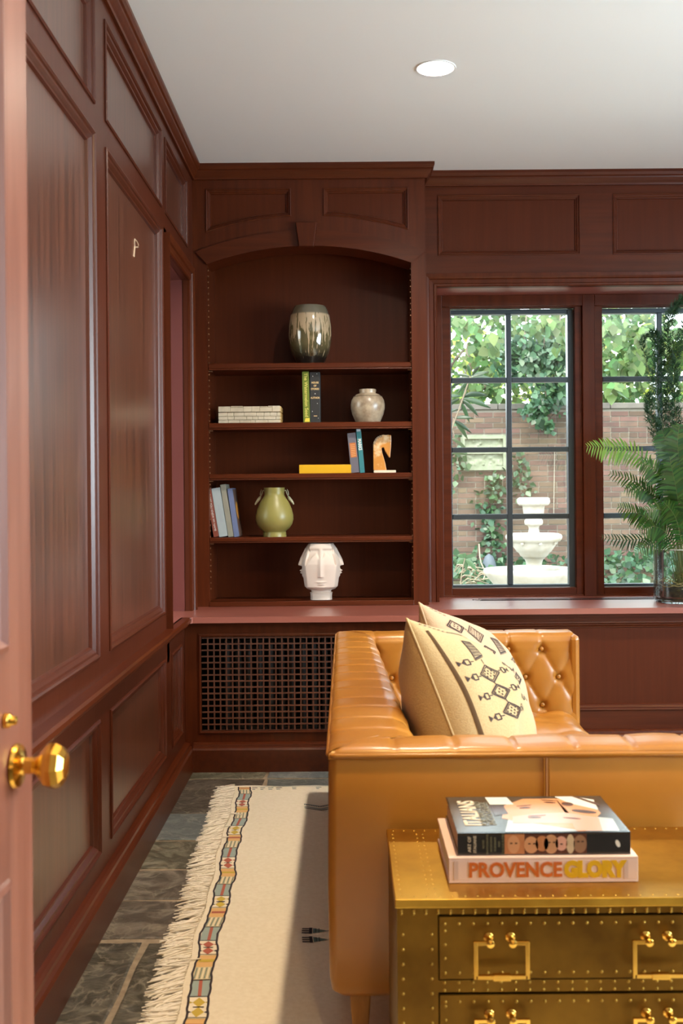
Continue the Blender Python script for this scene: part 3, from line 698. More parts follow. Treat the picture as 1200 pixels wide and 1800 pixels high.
# arc length param
al = [0]
for a_, b_ in zip(AP, AP[1:]): al.append(al[-1] + math.hypot(b_[0] - a_[0], b_[1] - a_[1]))
def prof_at(s):
    s = min(max(s, 0), al[-1])
    for i in range(len(al) - 1):
        if s <= al[i + 1] + 1e-9:
            f = (s - al[i]) / (al[i + 1] - al[i]); a_, b_ = AP[i], AP[i + 1]
            p = (a_[0] + (b_[0] - a_[0]) * f, a_[1] + (b_[1] - a_[1]) * f); t = ((b_[0] - a_[0]), (b_[1] - a_[1])); l = math.hypot(*t)
            return p, (-t[1] / l, t[0] / l)
def member(fn, t0, t1, x0, nt_, name):
    """fn(t, w, h) -> point; t along the member"""
    ns = 64
    def g(u, v):
        t = t0 + (t1 - t0) * u; s = al[-1] * v; (w_, h_), (nw, nh) = prof_at(s)
        sd = s if s < .16 else .16
        ytop = .566
        # fold top distance into a virtual height
        hh = h_ if s > .17 else ytop + .055 + (.17 - s) * .8
        d = tuft(t - x0, hh, ytop)
        k = min(1, s / .03); d *= k
        d += .004 * math.sin(t * 31 + s * 9) * .3
        return fn(t, w_ + nw * d, h_ + nh * d)
    return MB().grid(g, nt_, ns).obj(name, leather, sf, smooth='all')
XB = .564 - 4 * TC   # a button column position on the arms
bwid = lambda w_, t: w_ * (1 + .40 * (SY1 - t) / (SY1 - SY0))
member(lambda t, w_, h: (SX0 + bwid(w_, t), min(max(t, SY0 + w_), SY1 - w_), h), SY0 + .0, SY1 - .0, SY0 + .05, 230, 'back_cushion')
member(lambda t, w_, h: (max(t, SX0 + w_), SY1 - w_, h), SX0 + .02, SX1 - .012, XB, 130, 'far_arm_cushion')
member(lambda t, w_, h: (max(t, SX0 + w_), SY0 + w_, h), SX0 + .0, SX1 - .012, .0915 - TC, 130, 'near_arm_cushion')
# outer leather shell, u shaped, with rounded lower corners
m = MB()
def shell_ring(h, ins): 
    r = .018; o_ = []
    for cx, cy, a in ((SX0 + r + ins, SY0 + r + ins, PI), (SX1 - r - ins, SY0 + r + ins, 1.5 * PI), (SX1 - r - ins, SY1 - r - ins, 0), (SX0 + r + ins, SY1 - r - ins, .5 * PI)):
        for k in range(5): o_.append((cx + r * math.cos(a + k * PI / 8), cy + r * math.sin(a + k * PI / 8), h))
    return o_
rings = [shell_ring(h, i_) for h, i_ in ((.130, .045), (.131, .018), (.145, .004), (.17, 0), (.245, -.001), (.35, -.002), (.52, 0), (.600, .001), (.606, .006))]
k = 20; vs = [p for r in rings for p in r]
fs = [(i * k + j, i * k + (j + 1) % k, (i + 1) * k + (j + 1) % k, (i + 1) * k + j) for i in range(len(rings) - 1) for j in range(k) if not (j == 9 and i > 3)] + [tuple(range(k))]
m.add(vs, fs).obj('outer_shell', leather, sf, smooth=True)
m = MB(); q_ = shell_ring(0, .0); m.tube([(p[0], p[1], .6065) for p in q_[10:] + q_[:10]], .0045, 8); m.obj('piping', leather, sf, smooth='all')
m = MB(); m.box(.3845, .3875, SY0 - .0025, SY0 + .005, .17, .60).obj('seam', mat('leather_seam', (.42, .20, .08), .5), sf)
m = MB().tube([(.381, SY0 - .0015, .17 + .43 * j / 10) for j in range(11)], .0015, 5).tube([(.391, SY0 - .0015, .17 + .43 * j / 10) for j in range(11)], .0015, 5).obj('seam', leather, sf)
# arm front ends
for y0, y1 in ((SY0 + .004, SY0 + .150), (SY1 - .150, SY1 - .004)):
    MB().box(SX1 - .03, SX1 + .002, y0, y1, .16, .615).obj('arm_front', leather, sf, bevel=.018)
MB().box(.08, .77, SY0 + .13, SY1 - .13, .15, .24).obj('seat_rail', leather, sf, bevel=.02)
def seat(u, v, top=1):
    x = .105 + .70 * u; y = SY0 + .14 + (SY1 - SY0 - .28) * v
    eu = max(0, (u - .86) / .14); ev = max(0, (abs(v - .5) - .46) / .04)
    z = .365 - .085 * (1 - math.sqrt(max(0, 1 - eu * eu))) - .02 * ev ** 2
    p = abs(math.sin(PI * (x - .1) / .14)) * abs(math.sin(PI * (y - SY0) / .14))
    return (x - .0 * eu, y, z + .012 * (p ** .3) - .012 + .006 * math.sin(x * 21 + y * 13))
m = MB().grid(seat, 70, 120)
m.grid(lambda u, v: (.805, SY0 + .14 + (SY1 - SY0 - .28) * u, .24 + .035 * v + (.0)), 20, 1)
m.obj('seat_cushion', leather, sf, smooth='all')
# buttons
m_b = []
def button(p, n):
    e = MB(); n = Vector(n)
    q = n.to_track_quat('Z', 'Y'); e.lathe([(.0070, 0), (.0080, .002), (.0070, .004), (.004, .0055), (.0003, .006)], seg=14, fn=lambda v: q @ v)
    e.v = [tuple(Vector(v) + Vector(p)) for v in e.v]; e.obj('button', leather, sf, smooth='all')
for r in range(3):
    h_ = .566 - r * TR
    for c in range(-1, 9):
        x = XB + (c + (.5 if r % 2 else 0)) * TC
        if .13 < x < SX1 - .03: button((x, SY1 - .141 - .006 * r + .017, h_), (0, -1, .06))
    for c in range(0, 16):
        y = SY0 + .05 + (c + (.5 if r % 2 else 0)) * TC
        if SY0 + .17 < y < SY1 - .17: button((SX0 + bwid(.141, y) + .006 * r - .017, y, h_), (1, 0, .06))
    for c in range(0, 9):
        x = .0915 - TC + (c + (.5 if r % 2 else 0)) * TC
        if .13 < x < SX1 - .03: button((x, SY0 + .141 + .006 * r - .017, h_), (0, 1, .06))
legm = mat('honey_wood_leg', (.42, .20, .05), .35, noise=(3, (.30, .13, .03), .3, .7), map_scale=(20, 20, 2))
for x, y in ((SX0 + .06, SY0 + .06), (SX1 - .06, SY0 + .06), (SX0 + .06, SY1 - .06), (SX1 - .06, SY1 - .06)):
    m = MB(); 
    for (a, z) in ((.021, .131), (.013, .0095 if y < 4.0 else 0)): pass
    zb_ = RT + .002
    vs = [(x + sx * a, y + sy * a, z) for a, z in ((.022, .132), (.013, zb_)) for sx, sy in ((-1, -1), (1, -1), (1, 1), (-1, 1))]
    m.add(vs, [(0, 1, 2, 3), (7, 6, 5, 4), (0, 4, 5, 1), (1, 5, 6, 2), (2, 6, 7, 3), (3, 7, 4, 0)]).obj('leg', legm, sf, bevel=.003)

# ------------------------------------------------------------------ pillows
linen = mat('cream_linen', (.51, .375, .19), .9, noise=(260, (.44, .31, .15), .35, .7), bump=.35, sheen=.15)
linen2 = mat('pale_linen', (.50, .345, .215), .9, noise=(260, (.49, .34, .21), .35, .7), bump=.35, sheen=.15)
trimm = mat('brown_woven_trim', (.085, .042, .012), .9); thread = mat('dark_brown_thread', (.045, .028, .028), .9)
def cushion(name, label, Cn, yaw, tilt, roll, a, T, cm, motifs, trim, seed=1):
    rr = random.Random(seed); Cn = Vector(Cn)
    N = Vector((math.sin(yaw) * math.cos(tilt), -math.cos(yaw) * math.cos(tilt), math.sin(tilt)))
    U0 = Vector((math.cos(yaw), math.sin(yaw), 0)); V0 = N.cross(U0) * 1; V0 = V0 if V0.z > 0 else -V0
    U = U0 * math.cos(roll) - V0 * math.sin(roll); V = U0 * math.sin(roll) + V0 * math.cos(roll)
    ph = [rr.uniform(0, 6) for _ in range(6)]
    def S(u, v, s_, off=0):
        pin = 1 - .085 * (1 - v * v) if True else 1
        fu = u * (1 - .085 * (1 - v * v) * abs(u)); fv = v * (1 - .085 * (1 - u * u) * abs(v))
        th = (max(0, 1 - u * u) * max(0, 1 - v * v)) ** .50
        wr = .006 * math.sin(5 * u + 3 * v + ph[0]) * th + .004 * math.sin(9 * u - 7 * v + ph[1]) * th + .010 * math.exp(-((u * .7 - v * .7 + .15) / .10) ** 2) * th
        sag = -.02 * (1 - v)
        return Cn + U * (a * fu) + V * (a * fv) + N * (s_ * (T * th + wr + off))
    o = empty(name, tuple(Cn + Vector((0, 0, -a))), label, 'pillow', 'embroidered throw pillows')
    n = 40; cc = lambda t: math.sin((t - .5) * PI)
    m = MB(); m.grid(lambda p, q: S(cc(p), cc(q), 1), n, n).grid(lambda p, q: S(cc(p), cc(q), -1), n, n)
    bm_ = m.obj('cover', cm, o, smooth='all', recalc=False)
    b = bmesh.new(); b.from_mesh(bm_.data); bmesh.ops.remove_doubles(b, verts=b.verts, dist=.0004); bmesh.ops.recalc_face_normals(b, faces=b.faces); b.to_mesh(bm_.data); b.free()
    edge = [S(-1, -1 + 2 * k / 30, 1) for k in range(31)] + [S(-1 + 2 * k / 30, 1, 1) for k in range(1, 31)] + [S(1, 1 - 2 * k / 30, 1) for k in range(1, 31)] + [S(1 - 2 * k / 30, -1, 1) for k in range(1, 30)]
    MB().tube(edge, .003, 6, closed=True).obj('piping', cm, o, smooth='all')
    if trim:
        m = MB(); uu = trim
        m.grid(lambda p, q: S(uu - .016 + .032 * p, -.95 + 1.80 * q, 1, .0035 - .002 * abs(2 * p - 1)), 3, 60); m.obj('woven_trim', trimm, o, smooth='all', label='brown woven trim strip')
    m = MB()
    def line(p0, p1, wd=.012, n=None):
        p0 = Vector(p0); p1 = Vector(p1); d = (p1 - p0); L_ = d.length
        if L_ < 1e-5: return
        nn = Vector((-d.y, d.x)) / L_ * wd / 2; n = n or max(1, int(L_ / .04))
        for k in range(n):
            q0 = p0 + d * (k / n); q1 = p0 + d * ((k + 1) / n)
            m.add([S(*(q0 - nn), 1, .0012), S(*(q0 + nn), 1, .0012), S(*(q1 + nn), 1, .0012), S(*(q1 - nn), 1, .0012)], [(0, 1, 2, 3)])
    def poly(pts, wd=.012):
        for i in range(len(pts)): line(pts[i], pts[(i + 1) % len(pts)], wd)
    def diamond(cx, cy, w_, h_, cut=False, tophalf=1.0):
        P4 = [(cx - w_, cy), (cx, cy - h_), (cx + w_, cy), (cx, cy + h_ * tophalf)]
        poly(P4, .014); poly([((x - cx) * .78 + cx, (y - cy) * .78 + cy) for x, y in P4], .008)
        for i in range(-6, 7):
            for j in range(-6, 7):
                x, y = i * .028, j * .028
                if abs(x) / (w_ * .68) + abs(y) / (h_ * .68) < 1 and (i + j) % 2: line((cx + x - .009, cy + y), (cx + x + .009, cy + y), .018, 1)
    for mo in motifs:
        typ = mo[0]
        if typ == 'd': diamond(*mo[1:])
        elif typ == 'l': line(mo[1], mo[2], mo[3] if len(mo) > 3 else .012)
        elif typ == 'tail':   # small square and arrow to either side
            cx, cy, s_ = mo[1:]
            line((cx, cy), (cx + s_ * .05, cy), .010); q = cx + s_ * .09
            poly([(q - .03, cy - .028), (q + .03, cy - .028), (q + .03, cy + .028), (q - .03, cy + .028)], .013)
            for k in range(4): line((q + s_ * (.035 + .008 * k), cy + .024 - .006 * k), (q + s_ * (.035 + .008 * k), cy - .024 + .006 * k), .008, 1)
            for k in range(4): line((q + s_ * (.075 + .011 * k), cy - .004 - .008 * k), (q + s_ * (.075 + .011 * k), cy + .004 + .008 * k), .010, 1)
        elif typ == 'trap':   # comb-edged trapezoid
            cx, cy = mo[1:]
            poly([(cx - .075, cy + .11), (cx + .06, cy + .09), (cx + .10, cy - .07), (cx - .09, cy - .11)], .014)
            for k in range(11):
                t = k / 10; x = cx - .075 + .135 * t; y = cy + .11 - .02 * t; line((x, y), (x + (.03 * t - .012), y - .20 + .05 * t), .006, 4)
            for k in range(5): line((cx - .078, cy + .08 - k * .04), (cx + .075, cy + .07 - k * .035), .006, 3)
            for k in range(10): line((cx - .10 + k * .021, cy - .115 + k * .0045), (cx - .10 + k * .021, cy - .135 + k * .0045), .010, 1)
        elif typ == 'dots':
            (x0, y0), (x1, y1), n_ = mo[1:]
            for k in range(n_): x = x0 + (x1 - x0) * k / n_; y = y0 + (y1 - y0) * k / n_ + .01 * (k % 2); line((x - .007, y), (x + .007, y), .014, 1)
    m.obj('embroidery', thread, o, recalc=False, kind='stuff')
    return o
col1 = [('trap', -.52, .60), ('tail', -.66, .46, -1), ('l', (-.50, .48), (-.49, .43)), ('d', -.49, .32, .17, .095), ('tail', -.66, .30, -1), ('tail', -.32, .34, 1), ('l', (-.49, .23), (-.48, .20)),
        ('d', -.47, .12, .15, .08), ('tail', -.62, .10, -1), ('tail', -.32, .14, 1), ('l', (-.46, .04), (-.45, .01)), ('d', -.44, -.08, .16, .085), ('tail', -.60, -.11, -1), ('tail', -.28, -.06, 1),
        ('dots', (-.93, .93), (-.6, .82), 14), ('l', (-.6, .84), (-.42, .80)), ('l', (-.44, .84), (-.40, .76)),
        ('tail', .10, .42, 1), ('tail', .10, .42, -1), ('tail', .14, .24, 1), ('tail', .14, .24, -1), ('tail', .18, .06, 1), ('tail', .18, .06, -1)]
cushion('embroidered_pillow', 'cream linen pillow with brown trim strip and dark diamond embroidery, nearest on the sofa', (.294, 2.555, .556), math.radians(77), math.radians(24), math.radians(15), .245, .140, linen, col1, -.915, 1)
col2 = [('d', -.72, .72, .13, .09), ('d', -.40, .66, .17, .12), ('l', (-.60, .7), (-.56, .69)), ('dots', (-.9, .94), (-.7, .86), 8), ('trap', -.05, .52), ('tail', .05, .34, 1), ('d', -.35, .42, .12, .08), ('tail', -.2, .2, 1), ('d', .1, .12, .1, .07)]
cushion('embroidered_pillow', 'pale peach linen pillow with diamond embroidery leaning behind the nearer pillow', (.356, 2.86, .550), math.radians(68), math.radians(22), math.radians(16), .245, .115, linen2, col2, None, 2)

# ------------------------------------------------------------------ brass clad chest
TX0, TX1, TY0, TY1, TH = .072, .655, 1.668, 2.02, .474
tb = empty('brass_chest', (.36, 1.84, 0), 'small brass clad chest of drawers with studs in front of the sofa arm', 'side table')
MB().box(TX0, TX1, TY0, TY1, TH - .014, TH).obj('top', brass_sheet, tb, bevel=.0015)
fy = TY0 + .006
m = MB().box(TX0 + .003, TX1 - .003, fy + .012, TY1 - .003, .02, TH - .014)
m.box(TX0 + .003, TX0 + .068, fy, fy + .012, .02, TH - .014).box(TX1 - .068, TX1 - .003, fy, fy + .012, .02, TH - .014)
dz = [(.345, .446), (.225, .322), (.105, .202)]
zs = [TH - .014] + [z for p in dz for z in (p[1], p[0])] + [.02]
for k in range(0, len(zs), 2): m.box(TX0 + .068, TX1 - .068, fy, fy + .012, zs[k + 1] + .002 if k < 6 else zs[k + 1], zs[k] - (0 if k == 0 else .002))
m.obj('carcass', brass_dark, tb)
stud = mat('brass_stud', (.42, .26, .05), .4, metal=1)
def studs(pts, parent, nrm='y', r=.0027):
    m = MB()
    for p in pts:
        if nrm == 'y': m.lathe([(r, 0), (r * .8, r * .45), (.0002, r * .7)], p, 7, fn=lambda v: Vector((v.x, -v.z, v.y)))
        else: m.lathe([(r, 0), (r * .8, r * .3), (.0002, r * .5)], p, 7)
    m.obj('studs', stud, parent, smooth='all', kind='stuff')
pts = []
for k in range(30):
    x = TX0 + .010 + k * .0195; pts.append((x, fy, TH - .020))
    if k % 1 == 0: pts.append((x, fy, TH - .0245 - .0))
for zb_ in (.333, .213): pts += [(TX0 + .078 + k * .0225, fy, zb_ + s_) for k in range(20) for s_ in (-.006, .006)]
for x in (TX0 + .012, TX0 + .058, TX1 - .012, TX1 - .058): pts += [(x, fy, .04 + k * .0235) for k in range(17)]
studs(pts, tb)
pts = []
for k in range(28): pts += [(TX0 + .012 + k * .02, TY0 + .012, TH), (TX0 + .012 + k * .02, TY1 - .012, TH)]
for k in range(15):
    for x in (TX0 + .010, TX0 + .055, TX0 + .066, TX1 - .012): pts.append((x, TY0 + .024 + k * .021, TH))
studs(pts, tb, 'z', .0022)
for z0, z1 in dz:
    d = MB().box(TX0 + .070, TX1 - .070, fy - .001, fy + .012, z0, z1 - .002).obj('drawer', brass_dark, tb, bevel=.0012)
    pp = [(TX0 + .079 + k * .0226, fy - .001, z) for k in range(20) for z in (z0 + .010, z1 - .013)] + [(x, fy - .001, z0 + .033 + k * .022) for x in (TX0 + .079, TX1 - .079) for k in range(3)]
    studs(pp, d)
    for hx in (.2375, .4865):
        a_ = .0405; hz = (z0 + z1) / 2 + .016; m = MB()
        for s_ in (-1, 1):
            xx = TX0 + hx - TX0 + s_ * .0175
            m.lathe([(.008, 0), (.008, .002), (.004, .004), (.0036, .020), (.0065, .023), (.0065, .027), (.0002, .029)], (xx, fy - .001, hz), 12, fn=lambda v: Vector((v.x, -v.z, v.y)))
            m.box(min(xx, hx + s_ * a_), max(xx, hx + s_ * a_), fy - .026, fy - .0205, hz - .0028, hz + .0028)
            m.box(hx + s_ * a_ - .0032, hx + s_ * a_ + .0032, fy - .0265, fy - .020, hz - .056, hz + .003)
        m.box(hx - a_, hx + a_, fy - .0265, fy - .0200, hz - .056, hz - .050).box(hx - .014, hx + .014, fy - .029, fy - .019, hz - .0575, hz - .0485)
        m.obj('bail_handle', brass, d, bevel=.0006)
for x in (TX0 + .02, TX1 - .02):
    for y in (TY0 + .03, TY1 - .03): MB().box(x - .017, x + .017, y - .017, y + .017, .0105, .022).obj('foot', brass_dark, tb)

# ------------------------------------------------------------------ text
def text(body, M4, size, mt, parent, name='lettering', ext=.0003, sx=1, bold=0, align='CENTER'):
    cu = bpy.data.curves.new(name, 'FONT'); cu.body = body; cu.size = size; cu.extrude = ext; cu.align_x = align; cu.align_y = 'CENTER'; cu.offset = bold
    cu.resolution_u = 3
    o = bpy.data.objects.new(name, cu); C.objects.link(o)
    me = bpy.data.meshes.new_from_object(o.evaluated_get(bpy.context.evaluated_depsgraph_get())); bpy.data.objects.remove(o); bpy.data.curves.remove(cu)
    me.materials.clear(); me.materials.append(mt); o = bpy.data.objects.new(name, me); C.objects.link(o)
    o.parent = parent; q = parent; loc = Vector((0, 0, 0))
    while q is not None: loc += q.location; q = q.parent
    M4 = M4 @ Matrix.Diagonal((sx, 1, 1, 1)); M4.translation -= loc; o.matrix_local = M4
    return o
def frame(o_, X, Y):
    X = Vector(X).normalized(); Y = Vector(Y); Y = (Y - X * Y.dot(X)).normalized(); Z = X.cross(Y)
    return Matrix(((X.x, Y.x, Z.x, o_[0]), (X.y, Y.y, Z.y, o_[1]), (X.z, Y.z, Z.z, o_[2]), (0, 0, 0, 1)))

# ------------------------------------------------------------------ books
paper = mat('book_pages', (.74, .68, .56), .9, noise=(4, (.60, .54, .42), .3, .7), map_scale=(1, 1, 90))
def book(name, label, cat, group, M4, W, D, T, cm, cover=.003, round_=0, pages=None):
    """local: x = along spine height W, y = depth D away from the spine, z = thickness T; spine at y=0"""
    loc = M4.translation.copy(); e = empty(name, tuple(loc), label, cat, group)
    f = lambda x, y, z: tuple(M4 @ Vector((x, y, z)))
    m = MB(); m.box(0, W, 0, D, 0, cover, fn=f).box(0, W, 0, D, T - cover, T, fn=f).box(0, W, 0, cover * 1.2, cover, T - cover, fn=f)
    m.obj('cover', cm, e, bevel=.0008)
    q = .003
    MB().box(q, W - q, cover * 1.2, D - q, cover, T - cover, fn=f).obj('pages', pages or paper, e)
    return e, f, M4
# two big books on the chest
a = math.atan2(-.014, .21)
M4 = frame((.164, 1.735, TH + .0005), (1, 0, 0), (-.066, 1, 0))
pinkc = mat('pale_pink_cover', (.80, .60, .52), .45); orT = mat('orange_print', (.60, .14, .02), .5); yeT = mat('yellow_print', (.72, .42, .01), .5)
e, f, M4 = book('coffee_table_book', 'pink book with orange and yellow spine lettering, lower one on the chest', 'book', 'books on the brass chest', M4, .312, .212, .042, pinkc, .004)
sp = lambda x, z, lift=.0006: M4 @ Vector((x, -lift, z))
text('PROVENCE', frame(sp(.1095, .0205), (1, 0, 0), (0, 0, 1)), .0330, orT, e, sx=.93, bold=.0011)
text('GLORY', frame(sp(.240, .0205), (1, 0, 0), (0, 0, 1)), .0345, yeT, e, sx=.88, bold=.0026)
for x in (.012, .292): MB().add([sp(x - .0035, .006), sp(x + .0035, .006), sp(x + .0035, .036), sp(x - .0035, .036)], [(0, 1, 2, 3)]).obj('spine_mark', mat('soft_grey_print', (.62, .46, .40), .5), e)
M5 = frame((.1795, 1.744, TH + .0430), (1, 0, 0), (-.03, 1, 0))
dkc = mat('glossy_black_cover', (.012, .012, .014), .16, spec=.6, coat=.6)
e2, f, M5 = book('coffee_table_book', 'thick glossy black book with a portrait photograph cover, upper one on the chest', 'book', 'books on the brass chest', M5, .287, .208, .037, dkc, .003, pages=mat('brown_pages', (.50, .33, .20), .9))
sp5 = lambda x, z, l=.0006: M5 @ Vector((x, -l, z))
tp5 = lambda x, y, l=.0005: M5 @ Vector((x, y, .037 + l))
crm = mat('cream_print', (.72, .60, .42), .4); dimp = mat('olive_print', (.20, .19, .10), .5)
text('ART OF', frame(sp5(.020, .0185), (0, 0, 1), (-1, 0, 0)), .0075, crm, e2); text('ITALIANS', frame(sp5(.029, .0185), (0, 0, 1), (-1, 0, 0)), .0068, crm, e2)
for k, ln in enumerate(('NOTES', 'PHOTOGRAPHS', 'INTERVIEWS', 'PORTRAITS', 'AND', 'COLOUR PLATES')): text(ln, frame(sp5(.043 + k * .0065, .0185), (0, 0, 1), (-1, 0, 0)), .0045, dimp, e2)
def patch(fn_, poly, col, lift, name, parent, rough=.18):
    mt = mat(name + '_print', col, rough, coat=.2)
    MB().add([fn_(x, y, lift) for x, y in poly], [tuple(range(len(poly)))]).obj(name, mt, parent, recalc=False)
def ell(cx, cy, a_, b_, n=20, r0=0): return [(cx + a_ * math.cos(t) * math.cos(r0) - b_ * math.sin(t) * math.sin(r0), cy + a_ * math.cos(t) * math.sin(r0) + b_ * math.sin(t) * math.cos(r0)) for t in [2 * PI * k / n for k in range(n)]]
sk1, sk2, sk3, hair1, wht = (.62, .30, .14), (.70, .36, .26), (.50, .20, .08), (.05, .025, .018), (.80, .78, .70)
patch(sp5, rect(.078, .111, .002, .035), sk3, .0006, 'spine_photo', e2); patch(sp5, rect(.111, .214, .002, .035), (.10, .035, .02), .0006, 'spine_photo', e2)
for cx, cy, a_, b_, c in ((.093, .018, .010, .015, sk1), (.122, .017, .012, .014, sk1), (.140, .019, .011, .013, sk3), (.155, .018, .012, .016, (.55, .28, .14)), (.172, .019, .010, .012, sk2), (.187, .018, .007, .016, (.60, .45, .28)), (.203, .018, .011, .015, (.30, .16, .09))):
    patch(sp5, ell(cx, cy, a_, b_), c, .0009, 'spine_photo', e2)
for cx, cy in ((.089, .020), (.097, .020), (.119, .019), (.127, .019), (.152, .021), (.160, .021), (.172, .018), (.200, .022), (.207, .022)): patch(sp5, ell(cx, cy, .0025, .0012, 8), hair1, .0012, 'spine_photo', e2)
patch(sp5, ell(.2655, .018, .0035, .0065, 10, .4), wht, .0008, 'publisher_mark', e2)
# cover photograph: two faces side by side, soft generic shapes
patch(tp5, rect(.003, .284, .004, .204), (.055, .045, .035), .0003, 'cover_photo', e2)
patch(tp5, [(.08, .004), (.27, .004), (.275, .07), (.20, .10), (.10, .09)], (.45, .50, .50), .0005, 'cover_photo', e2)
patch(tp5, [(.085, .075), (.10, .15), (.14, .19), (.20, .19), (.26, .16), (.262, .10), (.24, .06), (.20, .004), (.215, .004), (.262, .05), (.27, .12), (.24, .085), (.16, .06)][:9] , sk1, .0007, 'cover_photo', e2)
patch(tp5, [(.10, .05), (.20, .045), (.198, .006), (.242, .006), (.252, .075), (.20, .105), (.15, .100), (.105, .085)], sk2, .0009, 'cover_photo', e2)
patch(tp5, [(.075, .155), (.118, .155), (.112, .2), (.072, .2)], wht, .0009, 'cover_photo', e2)
patch(tp5, [(.075, .09), (.10, .10), (.098, .145), (.075, .145)], hair1, .0009, 'cover_photo', e2)
patch(tp5, [(.22, .16), (.262, .12), (.268, .18), (.235, .202), (.20, .202)], wht, .0008, 'cover_photo', e2)
patch(tp5, [(.232, .202), (.27, .14), (.27, .16), (.24, .202)], (.10, .06, .05), .0010, 'cover_photo', e2)
for cx, cy, a_, b_, r0 in ((.135, .135, .011, .004, .2), (.185, .165, .011, .004, -.2), (.142, .078, .012, .0045, 0), (.205, .072, .016, .0035, -.3), (.148, .088, .017, .0025, .1), (.135, .147, .015, .002, .2), (.185, .178, .015, .002, -.2), (.215, .155, .010, .012, .3)):
    patch(tp5, ell(cx, cy, a_, b_, 12, r0), (.10, .04, .025), .0012, 'cover_photo', e2)
patch(tp5, ell(.235, .110, .022, .009, 14, -.4), (.07, .04, .035), .0011, 'cover_photo', e2)
text('ITALIANS', frame(tp5(.034, .108, .0008), (0, 1, 0), (-1, 0, 0)), .042, crm, e2, sx=.82, bold=.0008)
text('PORTRAITS AND', frame(tp5(.053, .105, .0008), (0, 1, 0), (-1, 0, 0)), .018, mat('grey_olive_print', (.22, .20, .13), .4), e2)
text('PHOTOGRAPHS', frame(tp5(.066, .105, .0008), (0, 1, 0), (-1, 0, 0)), .018, bpy.data.materials['grey_olive_print'], e2)

# ------------------------------------------------------------------ things on the shelves
SHT = [1.6895, 1.429, 1.2056, .928]; BB = .650; YI = 4.68
def pxprof(rows, cx, depth, z0):
    """rows of (half width px, y px) top first -> lathe profile from the bottom up; bottom sits at z0"""
    k = depth / F; ys = [r[1] for r in rows]; b = max(ys)
    return [(max(h, .02) * k, z0 + (b - y) * k) for h, y in reversed(rows)]
def vase_obj(name, label, rows, cx, depth, z0, mt, cat='vase', seg=48, inner=.006):
    pr = pxprof(rows, cx, depth, z0); x = (cx - VX) * depth / F
    rim = pr[-1]; pr = [(.0005, z0)] + pr + [(rim[0] - inner * .6, rim[1]), (rim[0] - inner, rim[1] - .006), (rim[0] - inner * 1.2, rim[1] - .05), (.001, rim[1] - .06)]
    e = MB().lathe(pr, (x, depth, 0), seg).obj(name, mt, None, smooth=True, label=label, cat=cat); return e, x
# drip glazed vase: dark base, pale glaze ending in runs (object-space noise stretched down the wall)
def drip_mat():
    m = mat('drip_glaze', (.09, .08, .055), .10, spec=.7, coat=.7); t = m.node_tree; L = t.links.new; b = t.nodes['Principled BSDF']
    tc = t.nodes.new('ShaderNodeTexCoord'); sx = t.nodes.new('ShaderNodeSeparateXYZ'); L(tc.outputs['Object'], sx.inputs[0])
    at = t.nodes.new('ShaderNodeMath'); at.operation = 'ARCTAN2'; L(sx.outputs[1], at.inputs[0]); L(sx.outputs[0], at.inputs[1])
    cb = t.nodes.new('ShaderNodeCombineXYZ'); L(at.outputs[0], cb.inputs[0]); zs_ = t.nodes.new('ShaderNodeMath'); zs_.operation = 'MULTIPLY'; zs_.inputs[1].default_value = 1.2; L(sx.outputs[2], zs_.inputs[0]); L(zs_.outputs[0], cb.inputs[1])
    n1 = t.nodes.new('ShaderNodeTexNoise'); n1.inputs['Scale'].default_value = 9; n1.inputs['Detail'].default_value = 4; L(cb.outputs[0], n1.inputs[0])
    def mth(op, a, bb):
        q = t.nodes.new('ShaderNodeMath'); q.operation = op
        for i, v in enumerate((a, bb)):
            if isinstance(v, (int, float)): q.inputs[i].default_value = v
            else: L(v, q.inputs[i])
        return q.outputs[0]
    def mixc(f, a, bb):
        q = t.nodes.new('ShaderNodeMix'); q.data_type = 'RGBA'; L(f, q.inputs[0])
        for i, v in ((6, a), (7, bb)):
            if isinstance(v, tuple): q.inputs[i].default_value = v + (1,)
            else: L(v, q.inputs[i])
        return q.outputs[2]
    run = mth('MULTIPLY', mth('SUBTRACT', n1.outputs[0], .49), .70)
    edge = mth('SUBTRACT', sx.outputs[2], mth('SUBTRACT', .150, run))        # >0 pale glaze
    f1 = t.nodes.new('ShaderNodeMapRange'); f1.inputs[1].default_value = -.006; f1.inputs[2].default_value = .006; L(edge, f1.inputs[0])
    f2 = t.nodes.new('ShaderNodeMapRange'); f2.inputs[1].default_value = .222; f2.inputs[2].default_value = .230; L(sx.outputs[2], f2.inputs[0])
    f3 = t.nodes.new('ShaderNodeMapRange'); f3.inputs[1].default_value = .03; f3.inputs[2].default_value = .09; L(sx.outputs[2], f3.inputs[0])
    c = mixc(f3.outputs[0], (.010, .009, .007), (.11, .09, .04)); c = mixc(f1.outputs[0], c, (.46, .34, .21)); c = mixc(f2.outputs[0], c, (.14, .12, .08))
    L(c, b.inputs['Base Color']); return m
vase_obj('drip_glazed_vase', 'tall barrel vase with pale glaze running over dark brown, on the top shelf', [(28, 531), (31, 536), (35, 548), (37.5, 565), (38, 582), (36.5, 598), (33, 612), (28, 624), (23, 635)], 547, 4.72, SHT[0], drip_mat())
crack = mat('crackled_stoneware', (.26, .19, .125), .3, noise=(26, (.46, .37, .26), .38, .62), bump=.3, spec=.6, coat=.3, detail=8)
e, x = vase_obj('stoneware_jar', 'small round crackled beige stoneware jar on the second shelf', [(14.5, 682), (15, 684.5), (14.2, 687), (14.5, 689), (20, 691), (25, 695), (28.5, 701), (30, 709), (29.8, 716), (27.5, 726), (24, 734), (21, 741)], 647.5, 4.68, SHT[1], crack)
